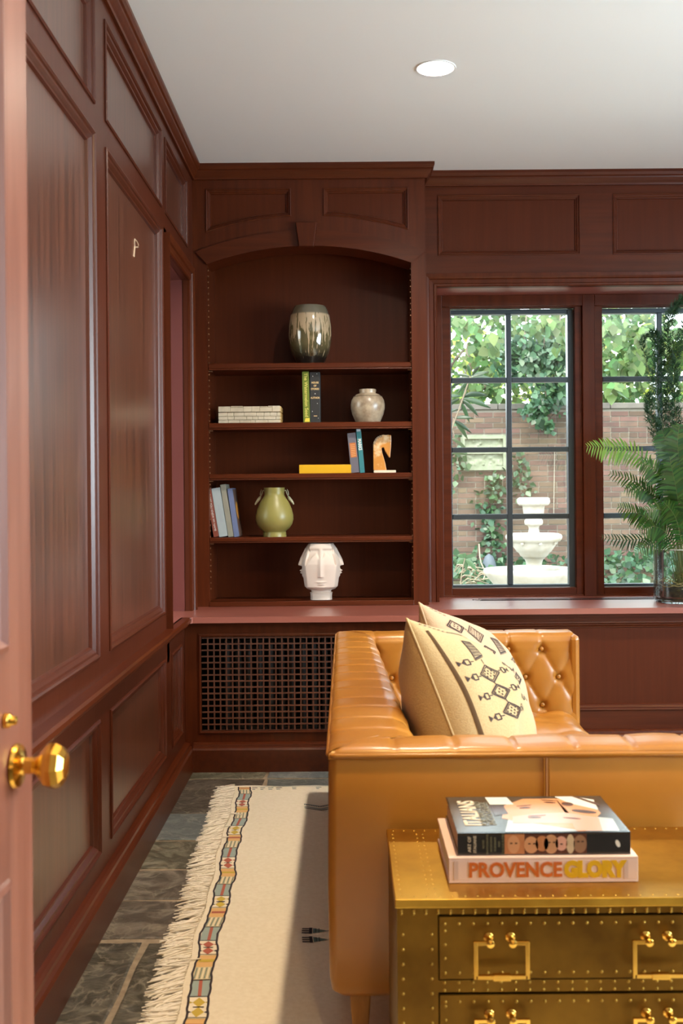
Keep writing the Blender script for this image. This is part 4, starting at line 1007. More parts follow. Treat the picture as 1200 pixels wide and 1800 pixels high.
MB().tube([(math.cos(a) * 25.4 * 4.68 / F + x, 4.68 + math.sin(a) * 25.4 * 4.68 / F, SHT[1] + 46.2 * 4.68 / F) for a in [2 * PI * k / 40 for k in range(40)]], .0010, 5, closed=True).obj('incised_line', mat('dark_line', (.12, .09, .06), .5), e)
bpy.data.objects[e.name + ''].data.update()
celadon = mat('olive_celadon', (.24, .22, .065), .34, noise=(2, (.30, .25, .065), .3, .7), spec=.5)
e, x = vase_obj('olive_vase', 'pear shaped olive green vase with two small drooping handles, on the fourth shelf', [(18.2, 855), (18, 859), (17.4, 864), (17.6, 868), (21, 874), (26, 882), (30.5, 893), (33, 903), (33.2, 911), (31, 919), (26.5, 926), (20.5, 931), (19.5, 932.5), (20.3, 934), (20.5, 941)], 482, 4.67, SHT[3], celadon)
k_ = 4.67 / F
for s_ in (-1, 1):
    def HP(dx, y, dy=0): return (x + s_ * dx * k_, 4.67 + dy, SHT[3] + (941 - y) * k_)
    m = MB().tube(catmull([HP(17, 861), HP(20, 860), HP(22, 866), HP(26, 873)], 10), [.0022] * 11, 8)
    m.tube(catmull([HP(24, 870), HP(27, 875), HP(31, 880), HP(34, 885)], 8), [.003, .0055, .0068, .0070, .0065, .0055, .0048, .0042, .002], 8).tube([HP(25, 868), HP(24, 862), HP(22.5, 858)], [.002, .0022, .001], 6)
    m.obj('handle', mat('pale_olive', (.40, .38, .24), .4), e, smooth=True)

# white faces vase
def face_vase():
    k = 4.66 / F; z0 = BB; H = 98 * k; cx = (563 - 4.9 * 0 - VX) * k + .000; n, nv = 144, 90
    def base(t):   # t 0 bottom..1 top : half width
        pts_ = [(0, 20), (.03, 19.5), (.10, 20), (.155, 22), (.185, 25), (.21, 27), (.235, 29.5), (.30, 30.5), (.42, 32), (.55, 33.5), (.64, 34), (.72, 32.5), (.80, 29.5), (.88, 26.5), (.96, 23.5), (1, 22)]
        for (a, ra), (b_, rb) in zip(pts_, pts_[1:]):
            if t <= b_: f = (t - a) / (b_ - a); return (ra + (rb - ra) * f) * k
        return pts_[-1][1] * k
    g = lambda v, c, w_: math.exp(-((v - c) / w_) ** 2)
    def fn(u, t):
        a = 2 * PI * u; q = round(a / (PI / 2)); d = a - q * PI / 2          # angle from the nearest face centre
        r = base(t); sq = 1 / (max(abs(math.cos(a)), abs(math.sin(a))) ** .35); r *= sq * .985
        side = q % 2 == 0                                                  # faces at +-x sit higher
        side = not side; o = .19 if side else 0; tt = t - o
        if t > .20:
            nose_top, nose_bot = (.80, .40) if not side else (.78, .405)
            if nose_bot < tt < nose_top + .04:
                f = min(1, (nose_top + .04 - tt) / .1) * min(1, max(0, (tt - nose_bot) / .015))
                r += k * (2.2 + 4.8 * (nose_top - tt) / .4) * f * g(d, 0, .10 if not side else .13) * (1 if tt < nose_top else .6)
            r += k * 3.4 * g(tt, .325, .016) * g(d, 0, .20) + k * 3.2 * g(tt, .285, .018) * g(d, 0, .17) + (k * 2.0 * g(tt, .31, .05) * g(d, 0, .3) if side else 0)      # lips
            r -= k * 1.6 * g(tt, .305, .008) * g(d, 0, .22)
            if not side or True:
                brow = .80 - .5 * abs(abs(d) - .33) ** 1.5 * 1.2
                inn = 1 / (1 + math.exp(-(tt - (.70 + .12 * math.cos((abs(d) - .33) * 5))) / .006))
                r -= k * 4.0 * inn * (1 - g(d, 0, .13)) * (1 / (1 + math.exp((tt - .90) / .01)))
            r += k * 1.6 * g(tt, .235, .025) * g(d, 0, .35)
        chin = 1 / (1 + math.exp(-(t - (.205 - .03 * math.cos(2 * d) * g(d, 0, .6))) / .004))
        if t < .24: r = r * (.80 + .20 * chin) if t > .13 else r * .97
        return (cx + math.cos(a - PI / 2) * r, 4.66 + math.sin(a - PI / 2) * r * .95, z0 + H * t)
    # angle 0 faces the room
    m = MB().grid(fn, n, nv, cu=True)
    top = [fn(i / n, 1) for i in range(n)]; b0 = len(m.v); 
    for sc_, dz_ in ((.86, 0), (.80, -.01), (.76, -.08)):
        m.v += [(cx + (p[0] - cx) * sc_, 4.66 + (p[1] - 4.66) * sc_, p[2] + dz_) for p in top]
    tidx = [i * (nv + 1) + nv for i in range(n)]
    prev = tidx
    for r_ in range(3):
        cur = [b0 + r_ * n + i for i in range(n)]
        for i in range(n): m.f.append((prev[i], prev[(i + 1) % n], cur[(i + 1) % n], cur[i])); m.m.append(0)
        prev = cur
    m.f.append(tuple(prev)); m.m.append(0)
    m.f.append(tuple(i * (nv + 1) for i in range(n))); m.m.append(0)
    m.obj('face_vase', mat('matte_white_porcelain', (.66, .56, .48), .5), None, smooth=True, label='white porcelain vase shaped as joined faces on the bottom of the bookcase', cat='vase')
face_vase()
# inlaid bone box
bone = mat('bone_inlay', (.62, .53, .39), .5, noise=(20, (.50, .41, .28), .4, .75), bump=.2)
k = 4.66 / F; x0 = (385.5 - VX) * k; x1 = (494 - VX) * k; zb = SHT[1]; bx = empty('bone_box', ((x0 + x1) / 2, 4.70, zb), 'pale box clad in irregular bone tiles on the left of the second shelf', 'box')
Hb = 30 * k
MB().box(x0 + .004, x1 - .003, 4.645, 4.79, zb, zb + Hb * .62).obj('box_body', mat('bone_grout', (.42, .32, .20), .8), bx)
MB().box(x0 + .004, x1 - .003, 4.645, 4.79, zb + Hb * .66, zb + Hb * .96).obj('box_lid', bpy.data.materials['bone_grout'], bx)
R.seed(5)
for z0, z1, par in ((0, .20, 0), (.215, .41, 0), (.425, .64, 0), (.68, .99, 1)):
    x = x0
    while x < x1 - .005:
        w_ = R.uniform(.020, .058) if par == 0 else R.uniform(.035, .07); xe = min(x + w_, x1)
        if x1 - xe < .012: xe = x1
        top_ = zb + Hb * z1 + (R.uniform(-.004, .002) if par else 0)
        MB().box(x + .0006, xe - .0006, 4.6395 + R.uniform(-.001, .001), 4.6455, zb + Hb * z0, top_ - .0004).obj('bone_tile', bone, bx, bevel=.0012)
        x = xe
    for j in range(3): MB().box(x1 - .004, x1 + .0025 + R.uniform(-.001, .0015), 4.648 + j * .048, 4.692 + j * .048, zb + Hb * z0, zb + Hb * z1).obj('bone_tile', mat('amber_bone', (.62, .40, .14), .4) if 'amber_bone' not in bpy.data.materials else bpy.data.materials['amber_bone'], bx, bevel=.0012)
for j in range(5): MB().box(x0 + j * (x1 - x0) / 5 + .001, x0 + (j + 1) * (x1 - x0) / 5 - .001, 4.64, 4.79, zb + Hb * .96, zb + Hb * (1.0 + .02 * math.sin(j * 2))).obj('bone_tile', bone, bx, bevel=.0015)

# shelf books: spine toward the room; x along the shelf, lean in radians
def shelf_book(px0, px1, ytop, shelf, col, label, lean=0, yd=4.635, D=.15, group='books on the shelves', y_b=None, rough=.5, txt=None):
    k = (yd) / F; T = (px1 - px0) * k; zb_ = SHT[shelf]; ybase = {1: 741, 2: 831, 3: 943}[shelf]
    Hh = (ybase - ytop) * k / math.cos(lean)
    if shelf > 0: pass
    x = (px0 - VX) * k; dx = Vector((math.cos(lean), 0, -math.sin(lean))); up = Vector((math.sin(lean), 0, math.cos(lean)))
    # local: x = up the spine, y = depth, z = thickness (+x side)
    o_ = Vector((x, yd, zb_ + .0004 + (T * math.sin(lean) if lean > 0 else 0)))
    M_ = Matrix(((up.x, 0, dx.x, o_.x), (0, 1, 0, o_.y), (up.z, 0, dx.z, o_.z), (0, 0, 0, 1)))
    return book('book', label, 'book', group, M_, Hh, D, T, mat('book_cloth', col, rough), .0022)
def spine(M_, a_, t_, l_=.0005): return M_ @ Vector((a_, -l_, t_))
gold = mat('gold_foil', (.80, .55, .25), .4); lite = mat('pale_print', (.75, .74, .70), .5); gy = mat('yellow_green_print', (.70, .62, .16), .5)
e, f, M_ = shelf_book(534, 546, 651, 1, (.14, .18, .012), 'thin green book with yellow handwritten spine, second shelf', lean=-.018, txt=1)
text('The Watermelon Seed', frame(spine(M_, .122, .0155), tuple(M_.to_3x3() @ Vector((-1, 0, 0))), tuple(M_.to_3x3() @ Vector((0, 0, 1)))), .021, gy, e, bold=.0002)
MB().add([spine(M_, .004, .006), spine(M_, .020, .010), spine(M_, .020, .028), spine(M_, .004, .028)], [(0, 1, 2, 3)]).obj('spine_mark', mat('bright_yellow_print', (.85, .62, .06), .5), e, recalc=False)
e, f, M_ = shelf_book(546.5, 564, 652, 1, (.022, .022, .022), 'dark grey book with gold lettering on its spine, second shelf')
X_, Y_ = tuple(M_.to_3x3() @ Vector((0, 0, 1))), tuple(M_.to_3x3() @ Vector((1, 0, 0)))
for a_, s_, body in ((.176, .0115, 'HOUSE'), (.162, .0115, 'OF'), (.148, .0115, 'STORIES'), (.109, .0115, 'AUTHOR')): text(body, frame(spine(M_, a_, .0215), X_, Y_), s_, gold, e, sx=.85, bold=.0003)
for a_, t_, w_ in ((.205, .012, .002), (.215, .030, .0015), (.128, .0215, .0025), (.085, .031, .0017), (.05, .009, .0019), (.02, .035, .0017)): MB().add([spine(M_, a_ - w_, t_ - w_), spine(M_, a_ - w_, t_ + w_), spine(M_, a_ + w_ * 1.2, t_)], [(0, 1, 2)]).obj('spine_mark', lite, e, recalc=False)
MB().add([spine(M_, .028, .015), spine(M_, .031, .015), spine(M_, .031, .030), spine(M_, .028, .030)], [(0, 1, 2, 3)]).obj('spine_mark', gold, e, recalc=False)
e, f, M_ = shelf_book(617.5, 632, 761, 2, (.13, .12, .145), 'grey book with an orange spine label, leaning on the third shelf', lean=-.095, D=.14)
MB().add([spine(M_, .068, .005), spine(M_, .068, .032), spine(M_, .132, .032), spine(M_, .132, .005)], [(0, 1, 2, 3)]).obj('spine_label', mat('orange_label', (.52, .16, .04), .5), e, recalc=False)
for j in range(7): MB().add([spine(M_, .074 + j * .008, .009, .0009), spine(M_, .074 + j * .008, .028, .0009), spine(M_, .0755 + j * .008, .028, .0009), spine(M_, .0755 + j * .008, .009, .0009)], [(0, 1, 2, 3)]).obj('spine_mark', bpy.data.materials['gold_foil'], e, recalc=False)
e, f, M_ = shelf_book(633, 641.5, 752.5, 2, (.03, .19, .21), 'teal book with pale spine letters, leaning next to the grey book', lean=-.085, D=.15)
text('MARKS', frame(spine(M_, .125, .0105), tuple(M_.to_3x3() @ Vector((-1, 0, 0))), tuple(M_.to_3x3() @ Vector((0, 0, 1)))), .020, lite, e, sx=.8, bold=.0006)
MB().add([spine(M_, .183, .002), spine(M_, .183, .019), spine(M_, .198, .019), spine(M_, .198, .002)], [(0, 1, 2, 3)]).obj('spine_mark', mat('pale_blue_print', (.45, .55, .60), .5), e, recalc=False)
# yellow book lying flat
k = 4.635 / F; x0 = (526 - VX) * k
M_ = Matrix(((1, 0, 0, x0), (0, 1, 0, 4.635), (0, 0, 1, SHT[2] + .0004), (0, 0, 0, 1)))
book('book', 'bright yellow book lying flat on the third shelf', 'book', 'books on the shelves', M_, 91.5 * k, .16, 15.3 * k, mat('yellow_cloth', (.70, .38, .006), .45), .0022)
# fourth shelf books, all leaning left
sets = [(374.8, 9.2, 857, (.23, .055, .03), 'reddish brown book, leftmost of the leaning row on the fourth shelf', -.155, 'BEFORE YOU KNEW MY NAME', lite),
        (384.6, 15.2, 857.5, (.40, .46, .47), 'thick pale blue book, second in the leaning row on the fourth shelf', -.155, 'small', None),
        (400.6, 9.4, 851, (.30, .29, .23), 'tall grey green book, third in the leaning row on the fourth shelf', -.150, None, None),
        (410.8, 9.0, 858, (.15, .19, .34), 'blue book with an orange oval on its brown cover, fourth shelf', -.135, None, None)]
for x_, w_, yt, col, lab, ln, tx, tm in sets:
    e, f, M_ = shelf_book(x_, x_ + w_, yt, 3, col, lab, lean=ln, D=.15)
    if tx == 'small': text('and', frame(spine(M_, .13, .019), tuple(M_.to_3x3() @ Vector((-1, 0, 0))), tuple(M_.to_3x3() @ Vector((0, 0, 1)))), .016, mat('grey_print', (.38, .42, .46), .5), e); text('Collected', frame(spine(M_, .095, .021), tuple(M_.to_3x3() @ Vector((-1, 0, 0))), tuple(M_.to_3x3() @ Vector((0, 0, 1)))), .016, bpy.data.materials['grey_print'], e)
    elif tx: text(tx, frame(spine(M_, .112, .0115), tuple(M_.to_3x3() @ Vector((-1, 0, 0))), tuple(M_.to_3x3() @ Vector((0, 0, 1)))), .0125, tm, e)
T_ = 9.0 * 4.635 / F
tpx = lambda a_, d_, l_=.0005: M_ @ Vector((a_, d_, T_ + l_))
MB().add([tpx(.0, .004), tpx(.21, .004), tpx(.21, .149), tpx(.0, .149)], [(0, 1, 2, 3)]).obj('cover_art', mat('brown_cover', (.13, .075, .055), .5), e, recalc=False)
MB().add([tpx(.115 + .040 * math.cos(a), .075 + .048 * math.sin(a), .001) for a in [2 * PI * q / 24 for q in range(24)]], [tuple(range(24))]).obj('cover_art', mat('orange_oval', (.72, .33, .06), .5), e, recalc=False)
# horse head bookend of banded stone
k = 4.66 / F; hx = lambda u: (510 + u / 6 - VX) * k; hz = lambda v: SHT[2] + .0 + (520 - v) / 6 * k
onyx = mat('banded_onyx', (.60, .25, .05), .28, noise=(16, (.82, .62, .38), .50, .66), spec=.5, coat=.2, detail=7)
hd = empty('horse_bookend', (hx(990), 4.67, SHT[2]), 'amber stone horse head bookend on the right of the third shelf', 'bookend')
body = [(878, 490), (1018, 490), (1003, 410), (986, 350), (973, 305), (966, 262), (978, 250), (990, 252), (1003, 290), (1025, 325), (1043, 356), (1056, 358), (1061, 300), (1066, 240), (1069, 180), (1068, 120), (1052, 122), (1040, 116), (1010, 120), (985, 115), (955, 124), (925, 140), (902, 162), (886, 190), (878, 215)]
MB().prism([(hx(u), hz(v)) for u, v in body], lambda u, v, w_: (u, 4.655 + w_, v), 0, .028).obj('horse_head', onyx, hd, bevel=.0035)
m = MB()
for j in range(8):
    a = math.radians(95 + j * 12); cx_, cz_ = hx(975), hz(215)
    m.tube([(cx_ + math.cos(a) * .030, 4.654, cz_ + math.sin(a) * .030), (cx_ + math.cos(a) * .040, 4.653, cz_ + math.sin(a) * .040)], .0016, 5)
m.obj('mane', mat('grey_stone', (.30, .27, .22), .4), hd)
MB().box(hx(880), hx(1115), 4.645, 4.695, SHT[2] + .0002, hz(491)).obj('base', mat('pale_onyx', (.82, .66, .50), .35), hd, bevel=.002)

# ------------------------------------------------------------------ fern arrangement in a glass vase on the sill
VXc, VYc, VR, VH = 1.475, 4.62, .125, .235
gv = empty('glass_vase', (VXc, VYc, CT), 'clear glass cylinder vase of water and roots on the window sill', 'vase')
MB().lathe([(.001, CT + .0005), (VR - .02, CT + .0005), (VR - .006, CT + .004), (VR, CT + .02), (VR, CT + VH), (VR - .0035, CT + VH), (VR - .0035, CT + .03), (VR - .02, CT + .014), (.001, CT + .012)], (VXc, VYc, 0), 56).obj('glass_wall', vase_glass, gv, smooth=True)
MB().tube([(VXc + VR * math.cos(a), VYc + VR * math.sin(a), CT + VH) for a in [2 * PI * k / 48 for k in range(48)]], .0022, 6, closed=True).obj('rim', mat('pale_glass_edge', (.55, .62, .60), .1, spec=.8), gv, smooth=True)
R.seed(21)
moss = mat('damp_moss', (.16, .17, .05), .9, rand=.5, island=True)
m = MB()
for k in range(420):
    a, r_ = R.uniform(0, 2 * PI), .108 * math.sqrt(R.random()); z = CT + R.uniform(.03, .13) + .03 * math.cos(a); L_ = R.uniform(.02, .05); b_ = R.uniform(0, 6.3)
    p0 = Vector((VXc + r_ * math.cos(a), VYc + r_ * math.sin(a), z)); p1 = p0 + Vector((math.cos(b_) * L_ * .5, math.sin(b_) * L_ * .5, R.uniform(-.02, .03)))
    for p in (p0, p1):
        d = Vector((p.x - VXc, p.y - VYc)); 
        if d.length > .112: d *= .112 / d.length; p.x, p.y = VXc + d.x, VYc + d.y
    m.tube([p0, (p0 + p1) / 2 + Vector((0, 0, .006)), p1], .0016, 3, cap=False)
m.obj('moss', moss, gv, kind='stuff')
MB().lathe([(.001, CT + .013), (.112, CT + .014), (.118, CT + .030), (.112, CT + .052), (.06, CT + .075), (.001, CT + .08)], (VXc, VYc, 0), 32).obj('soil', mat('dark_soil', (.035, .032, .028), .9, noise=(40, (.10, .09, .05), .4, .7), bump=.8), gv, smooth=True)
m = MB()
for k in range(9):
    a0 = R.uniform(0, 6); z = CT + R.uniform(.055, .10); m.tube([(VXc + .114 * math.cos(a0 + t * .22), VYc + .114 * math.sin(a0 + t * .22), z + .012 * math.sin(t * .9 + k)) for t in range(12)], .0016, 4)
m.obj('roots', mat('pale_root', (.55, .47, .24), .7), gv)
fern_g = mat('fern_green', (.040, .105, .014), .5, rand=.5, island=True, trans=.4)
fern_y = mat('fern_yellow_green', (.13, .25, .03), .5, rand=.3, island=True, trans=.45)
fern_d = mat('asparagus_dark_green', (.022, .075, .030), .5, rand=.35, island=True, trans=.25)
stem_m = mat('fern_stem', (.10, .13, .035), .6)
fe = empty('fern', (VXc, VYc, CT + .02), 'arching green fern fronds standing in the glass vase', 'plant')
def PF(px, py, y=4.6): return P(px, py, y)
def frond(ctrl, Lp, n, mt, t0=.3, parent=None, droop=.25, wid=.21, tip=.25, ang=62, side_up=Vector((0, -1, .25))):
    pts = catmull(ctrl, 40); m = MB(); 
    stem = MB().tube(pts, [.0019 * (1 - .7 * i / 40) for i in range(41)], 5)
    for i in range(n):
        t = t0 + (1 - t0) * i / n; q = t * 40; a = int(min(q, 39)); p = pts[a].lerp(pts[a + 1], q - a); tg = (pts[a + 1] - pts[a]).normalized()
        e_ = math.sin(PI * min(1, (i / n) * .92 + .10)) ** .7; L_ = Lp * (tip + (1 - tip) * e_) * R.uniform(.88, 1.08)
        for s_ in (-1, 1):
            sd = tg.cross(side_up).normalized() * s_; an = math.radians(ang + R.uniform(-7, 7)); d = (tg * math.cos(an) + sd * math.sin(an)).normalized()
            nn = tg.cross(sd).normalized(); w_ = L_ * wid; drp = Vector((0, 0, -1)) * L_ * droop
            tw = Vector((0, R.uniform(-.3, .3), 0)) * L_ * .2
            p1 = p + d * L_ * .4 + drp * .15 + tw * .3; p2 = p + d * L_ * .75 + drp * .5 + tw * .7; p3 = p + d * L_ + drp + tw
            e0 = tg * w_ * .45
            m.add([p - e0 * .7, p + e0 * .7, p1 + e0, p1 - e0, p2 + e0 * .62, p2 - e0 * .62, p3], [(0, 1, 2, 3), (3, 2, 4, 5), (5, 4, 6)])
    o = m.obj('frond', mt, parent, recalc=False); stem.obj('stem', stem_m, o); return o
root_ = (1192, 1040)
fr_ = [([PF(1192, 1045, 4.62), PF(1186, 960, 4.60), PF(1168, 860, 4.56), PF(1120, 806, 4.50), PF(1072, 795, 4.46), PF(1030, 792, 4.42)], .062, 24, fern_y, .45),
       ([PF(1190, 1045, 4.6), PF(1182, 960, 4.60), PF(1158, 895, 4.6), PF(1120, 858, 4.58), PF(1068, 838, 4.58)], .045, 22, fern_g, .45),
       ([PF(1188, 1045, 4.62), PF(1178, 975, 4.6), PF(1152, 930, 4.56), PF(1120, 912, 4.54), PF(1083, 897, 4.5)], .055, 22, fern_g, .4),
       ([PF(1188, 1045, 4.6), PF(1172, 985, 4.6), PF(1140, 958, 4.62), PF(1098, 958, 4.62), PF(1052, 950, 4.6)], .040, 20, fern_d, .35),
       ([PF(1190, 1045, 4.62), PF(1180, 960, 4.6), PF(1165, 900, 4.56), PF(1135, 870, 4.54), PF(1095, 868, 4.5)], .05, 22, fern_g, .45),
       ([PF(1195, 1045, 4.6), PF(1193, 940, 4.56), PF(1184, 850, 4.52), PF(1172, 790, 4.5), PF(1165, 765, 4.48)], .058, 34, fern_g, .5),
       ([PF(1199, 1045, 4.6), PF(1200, 930, 4.58), PF(1196, 850, 4.54), PF(1192, 790, 4.5), PF(1196, 755, 4.5)], .064, 36, fern_g, .5),
       ([PF(1196, 1045, 4.62), PF(1190, 990, 4.56), PF(1172, 950, 4.5), PF(1150, 935, 4.46), PF(1120, 940, 4.42)], .06, 22, fern_g, .35),
       ([PF(1204, 1045, 4.62), PF(1215, 930, 4.6), PF(1230, 850, 4.56), PF(1262, 800, 4.5), PF(1305, 790, 4.45)], .065, 24, fern_g, .45),
       ([PF(1206, 1045, 4.6), PF(1225, 960, 4.6), PF(1258, 905, 4.6), PF(1310, 880, 4.6)], .055, 22, fern_g, .4),
       ([PF(1202, 1045, 4.65), PF(1212, 900, 4.68), PF(1222, 760, 4.7), PF(1208, 650, 4.7), PF(1185, 625, 4.68)], .075, 24, fern_y, .72),
       ([PF(1206, 1045, 4.6), PF(1220, 990, 4.56), PF(1250, 955, 4.5), PF(1290, 950, 4.46)], .05, 20, fern_g, .35),
       ([PF(1198, 1045, 4.58), PF(1196, 970, 4.52), PF(1186, 920, 4.46), PF(1165, 890, 4.4)], .052, 28, fern_g, .35),
       ([PF(1200, 1045, 4.58), PF(1204, 970, 4.52), PF(1210, 910, 4.46), PF(1225, 870, 4.4)], .07, 24, fern_g, .35)]
fr_ += [([PF(1194, 1045, 4.6), PF(1188, 950, 4.56), PF(1176, 880, 4.52), PF(1150, 835, 4.48), PF(1120, 820, 4.44)], .06, 24, fern_g, .4),
        ([PF(1197, 1045, 4.6), PF(1196, 940, 4.54), PF(1188, 870, 4.5), PF(1178, 820, 4.46)], .075, 26, fern_g, .4),
        ([PF(1192, 1045, 4.6), PF(1186, 990, 4.56), PF(1168, 962, 4.52), PF(1140, 965, 4.48), PF(1112, 978, 4.45)], .045, 20, fern_g, .35),
        ([PF(1196, 1045, 4.6), PF(1192, 960, 4.52), PF(1180, 920, 4.46), PF(1160, 905, 4.42), PF(1130, 905, 4.4)], .055, 22, fern_g, .35)]
for c_, L_, n_, mt_, t0 in fr_: frond(c_, L_ * 1.18, n_, mt_, t0, fe)
ap = empty('asparagus_fern', (VXc, VYc + .03, CT + .02), 'tall dark green feathery asparagus fern rising above the vase', 'plant')
def plume(ctrl, r, n, t0=.25):
    pts = catmull(ctrl, 60); m = MB()
    for i in range(n):
        t = t0 + (1 - t0) * i / n; q = t * 60; a = int(min(q, 59)); p = pts[a].lerp(pts[a + 1], q - a); tg = (pts[a + 1] - pts[a]).normalized()
        e_ = (math.sin(PI * min(1, .12 + .86 * i / n)) ** .6); L_ = r * (.35 + .65 * e_) * R.uniform(.6, 1.25); b_ = R.uniform(0, 2 * PI)
        s1 = tg.orthogonal().normalized(); s2 = tg.cross(s1); sd = s1 * math.cos(b_) + s2 * math.sin(b_)
        d = (tg * R.uniform(.2, .9) + sd).normalized(); crv = sd * -.25 + tg * .45
        w_ = .0017; pr = d.cross(Vector((0, -1, .1))).normalized() * w_
        p1 = p + d * L_ * .5; p2 = p + d * L_ + crv * L_ * .5
        m.add([p - pr * .5, p + pr * .5, p1 + pr, p1 - pr, p2], [(0, 1, 2, 3), (3, 2, 4)])
        for s_ in (-1, 1):
            pr2 = (d.cross(pr).normalized() * .4 + pr.normalized() * s_ + d * .7).normalized() * L_ * .38
            m.add([p1 - d * .002, p1 + d * .002, p1 + pr2], [(0, 1, 2)]); q2 = p.lerp(p1, .55); m.add([q2 - d * .002, q2 + d * .002, q2 + pr2 * .9], [(0, 1, 2)])
    o = m.obj('plume', fern_d, ap, recalc=False); MB().tube(pts, [.0022 * (1 - .8 * i / 60) for i in range(61)], 5).obj('stem', stem_m, o)
for c_, r_, n_ in (([PF(1196, 1045, 4.64), PF(1190, 900, 4.66), PF(1172, 780, 4.68), PF(1156, 690, 4.70), PF(1162, 620, 4.7), PF(1152, 590, 4.68)], .040, 330),
                  ([PF(1198, 1045, 4.66), PF(1192, 900, 4.68), PF(1180, 760, 4.7), PF(1176, 660, 4.7), PF(1180, 575, 4.68), PF(1205, 532, 4.66)], .038, 380),
                  ([PF(1200, 1045, 4.64), PF(1198, 860, 4.66), PF(1190, 740, 4.66), PF(1188, 660, 4.64), PF(1208, 575, 4.62)], .038, 330),
                  ([PF(1194, 1045, 4.64), PF(1182, 900, 4.64), PF(1162, 800, 4.64), PF(1146, 740, 4.62), PF(1141, 700, 4.6)], .034, 240),
                  ([PF(1204, 1045, 4.66), PF(1212, 880, 4.68), PF(1218, 760, 4.7), PF(1240, 660, 4.7), PF(1250, 600, 4.68)], .040, 300),
                  ([PF(1196, 1045, 4.64), PF(1184, 880, 4.66), PF(1166, 760, 4.66), PF(1138, 640, 4.64), PF(1134, 605, 4.62), PF(1146, 598, 4.6)], .018, 120)):
    plume(c_, r_ * 1.35, int(n_ * 1.1))

# ------------------------------------------------------------------ garden
ground_m = mat('garden_soil', (0.06, 0.054, 0.03), .95, noise=(3, (0.096, 0.102, 0.042), .35, .7), bump=.5)
MB().box(-30, 40, 5.06, 60, -.30, -.16).obj('ground', ground_m, kind='structure', base=False)
MB().box(-30, -1.2, -20, 5.05, -.30, -.16).box(4.2, 40, -20, 5.05, -.30, -.16).obj('ground', ground_m, kind='structure', base=False)
YG = 13.0
brick_m = mat('old_brick', (0.0972, 0.0594, 0.0414), .9, noise=(9, (0.072, 0.0486, 0.036), .4, .7), rand=.30, bump=.3)
brick_s = mat('old_brick_far', (0.0972, 0.0594, 0.0414), .9, noise=(9, (0.072, 0.0486, 0.036), .4, .7), rand=.30, island=True)
gw = empty('garden_wall', (2.6, YG + .1, -.16), 'weathered brown brick garden wall behind the fountain', 'wall')
mort_g = mat('old_mortar', (0.203, 0.1858, 0.1555), .95)
MB().box(-6, 12, YG + .010, YG + .20, -.2, 2.13).obj('mortar', mort_g, gw)
bl, bh = .2235, .0665; R.seed(8); rest = MB(); cand = []
bm0 = MB(); bm0.box(-.5, .5, 0, 1, 0, 1); bme = bm0.mesh('brick'); bme.materials.append(brick_m)
for r_ in range(34):
    z = -.16 + r_ * bh; x = -6 + (.5 if r_ % 2 else 0) * bl
    while x < 12:
        w_ = bl / 2 if (r_ % 6 == 5 or R.random() < .10) else bl
        cand.append((x, z, w_)); x += w_
def score(c):
    x, z, w_ = c; xc = x + w_ / 2
    if z < .0: return 9
    if 1.28 < xc < 2.80: return abs(z - 1.0) * .1
    if 3.15 < xc < 3.85: return .5 + abs(z - 1.2) * .1
    return 5 + abs(xc - 2)
cand.sort(key=score)
for i, (x, z, w_) in enumerate(cand):
    pr = R.uniform(0, .006)
    if i < 299:
        o = bpy.data.objects.new('brick', bme); C.objects.link(o); o.parent = gw
        o.location = Vector((x + w_ / 2, YG - pr, z + .005)) - gw.location; o.scale = (w_ - .013, .05, bh - .0125)
    else: rest.box(x + .0065, x + w_ - .0065, YG - pr, YG + .05, z + .006, z + bh - .0065)
rest.obj('bricks', brick_s, gw, kind='stuff', recalc=False)
x = -6
coping = mat('grey_coping', (0.084, 0.0756, 0.0672), .9, noise=(6, (0.1134, 0.105, 0.0882), .4, .7), rand=.15)
while x < 12:
    w_ = R.uniform(.42, .5); MB().box(x + .004, x + w_ - .004, YG - .03, YG + .24, 2.13, 2.20).obj('coping_stone', coping, gw, bevel=.006); x += w_
# relief plaque
k = 12.95 / F
def gp(px, py, d): return P(px, py, d)
pa, pb = gp(811, 768, 12.95), gp(892, 831, 12.95)
plq = empty('stone_plaque', ((pa.x + pb.x) / 2, 12.96, pb.z), 'pale mossy carved stone relief plaque hung on the garden wall', 'plaque')
stone_g = mat('mossy_pale_stone', (0.1685, 0.1872, 0.1357), .9, noise=(14, (0.117, 0.1404, 0.08424), .45, .75), bump=.5)
plate(rect(pa.x, pb.x, pb.z, pa.z), [rect(pa.x + .05, pb.x - .05, (pa.z + pb.z) / 2 + .012, pa.z - .05), rect(pa.x + .05, pb.x - .05, pb.z + .05, (pa.z + pb.z) / 2 - .016)], lambda u, v, w_: (u, 12.99 - w_, v), 0, .05, 'frame', stone_g, plq, bevel=.004)
R.seed(4); blobs = [(R.uniform(.08, .92), R.uniform(.08, .92), R.uniform(.02, .07), R.uniform(.4, 1)) for _ in range(60)]
def rel(u, v):
    h_ = sum(a_ * math.exp(-(((u - bx_) * 1.3) ** 2 + (v - by_) ** 2) / (s_ * s_)) for bx_, by_, s_, a_ in blobs) + .4 * math.sin(u * 60) * math.sin(v * 14) * .2
    return (pa.x + (pb.x - pa.x) * u, 12.985 - .022 * min(1.4, h_), pb.z + (pa.z - pb.z) * v)
MB().grid(rel, 90, 60).obj('carved_relief', stone_g, plq, smooth='all')

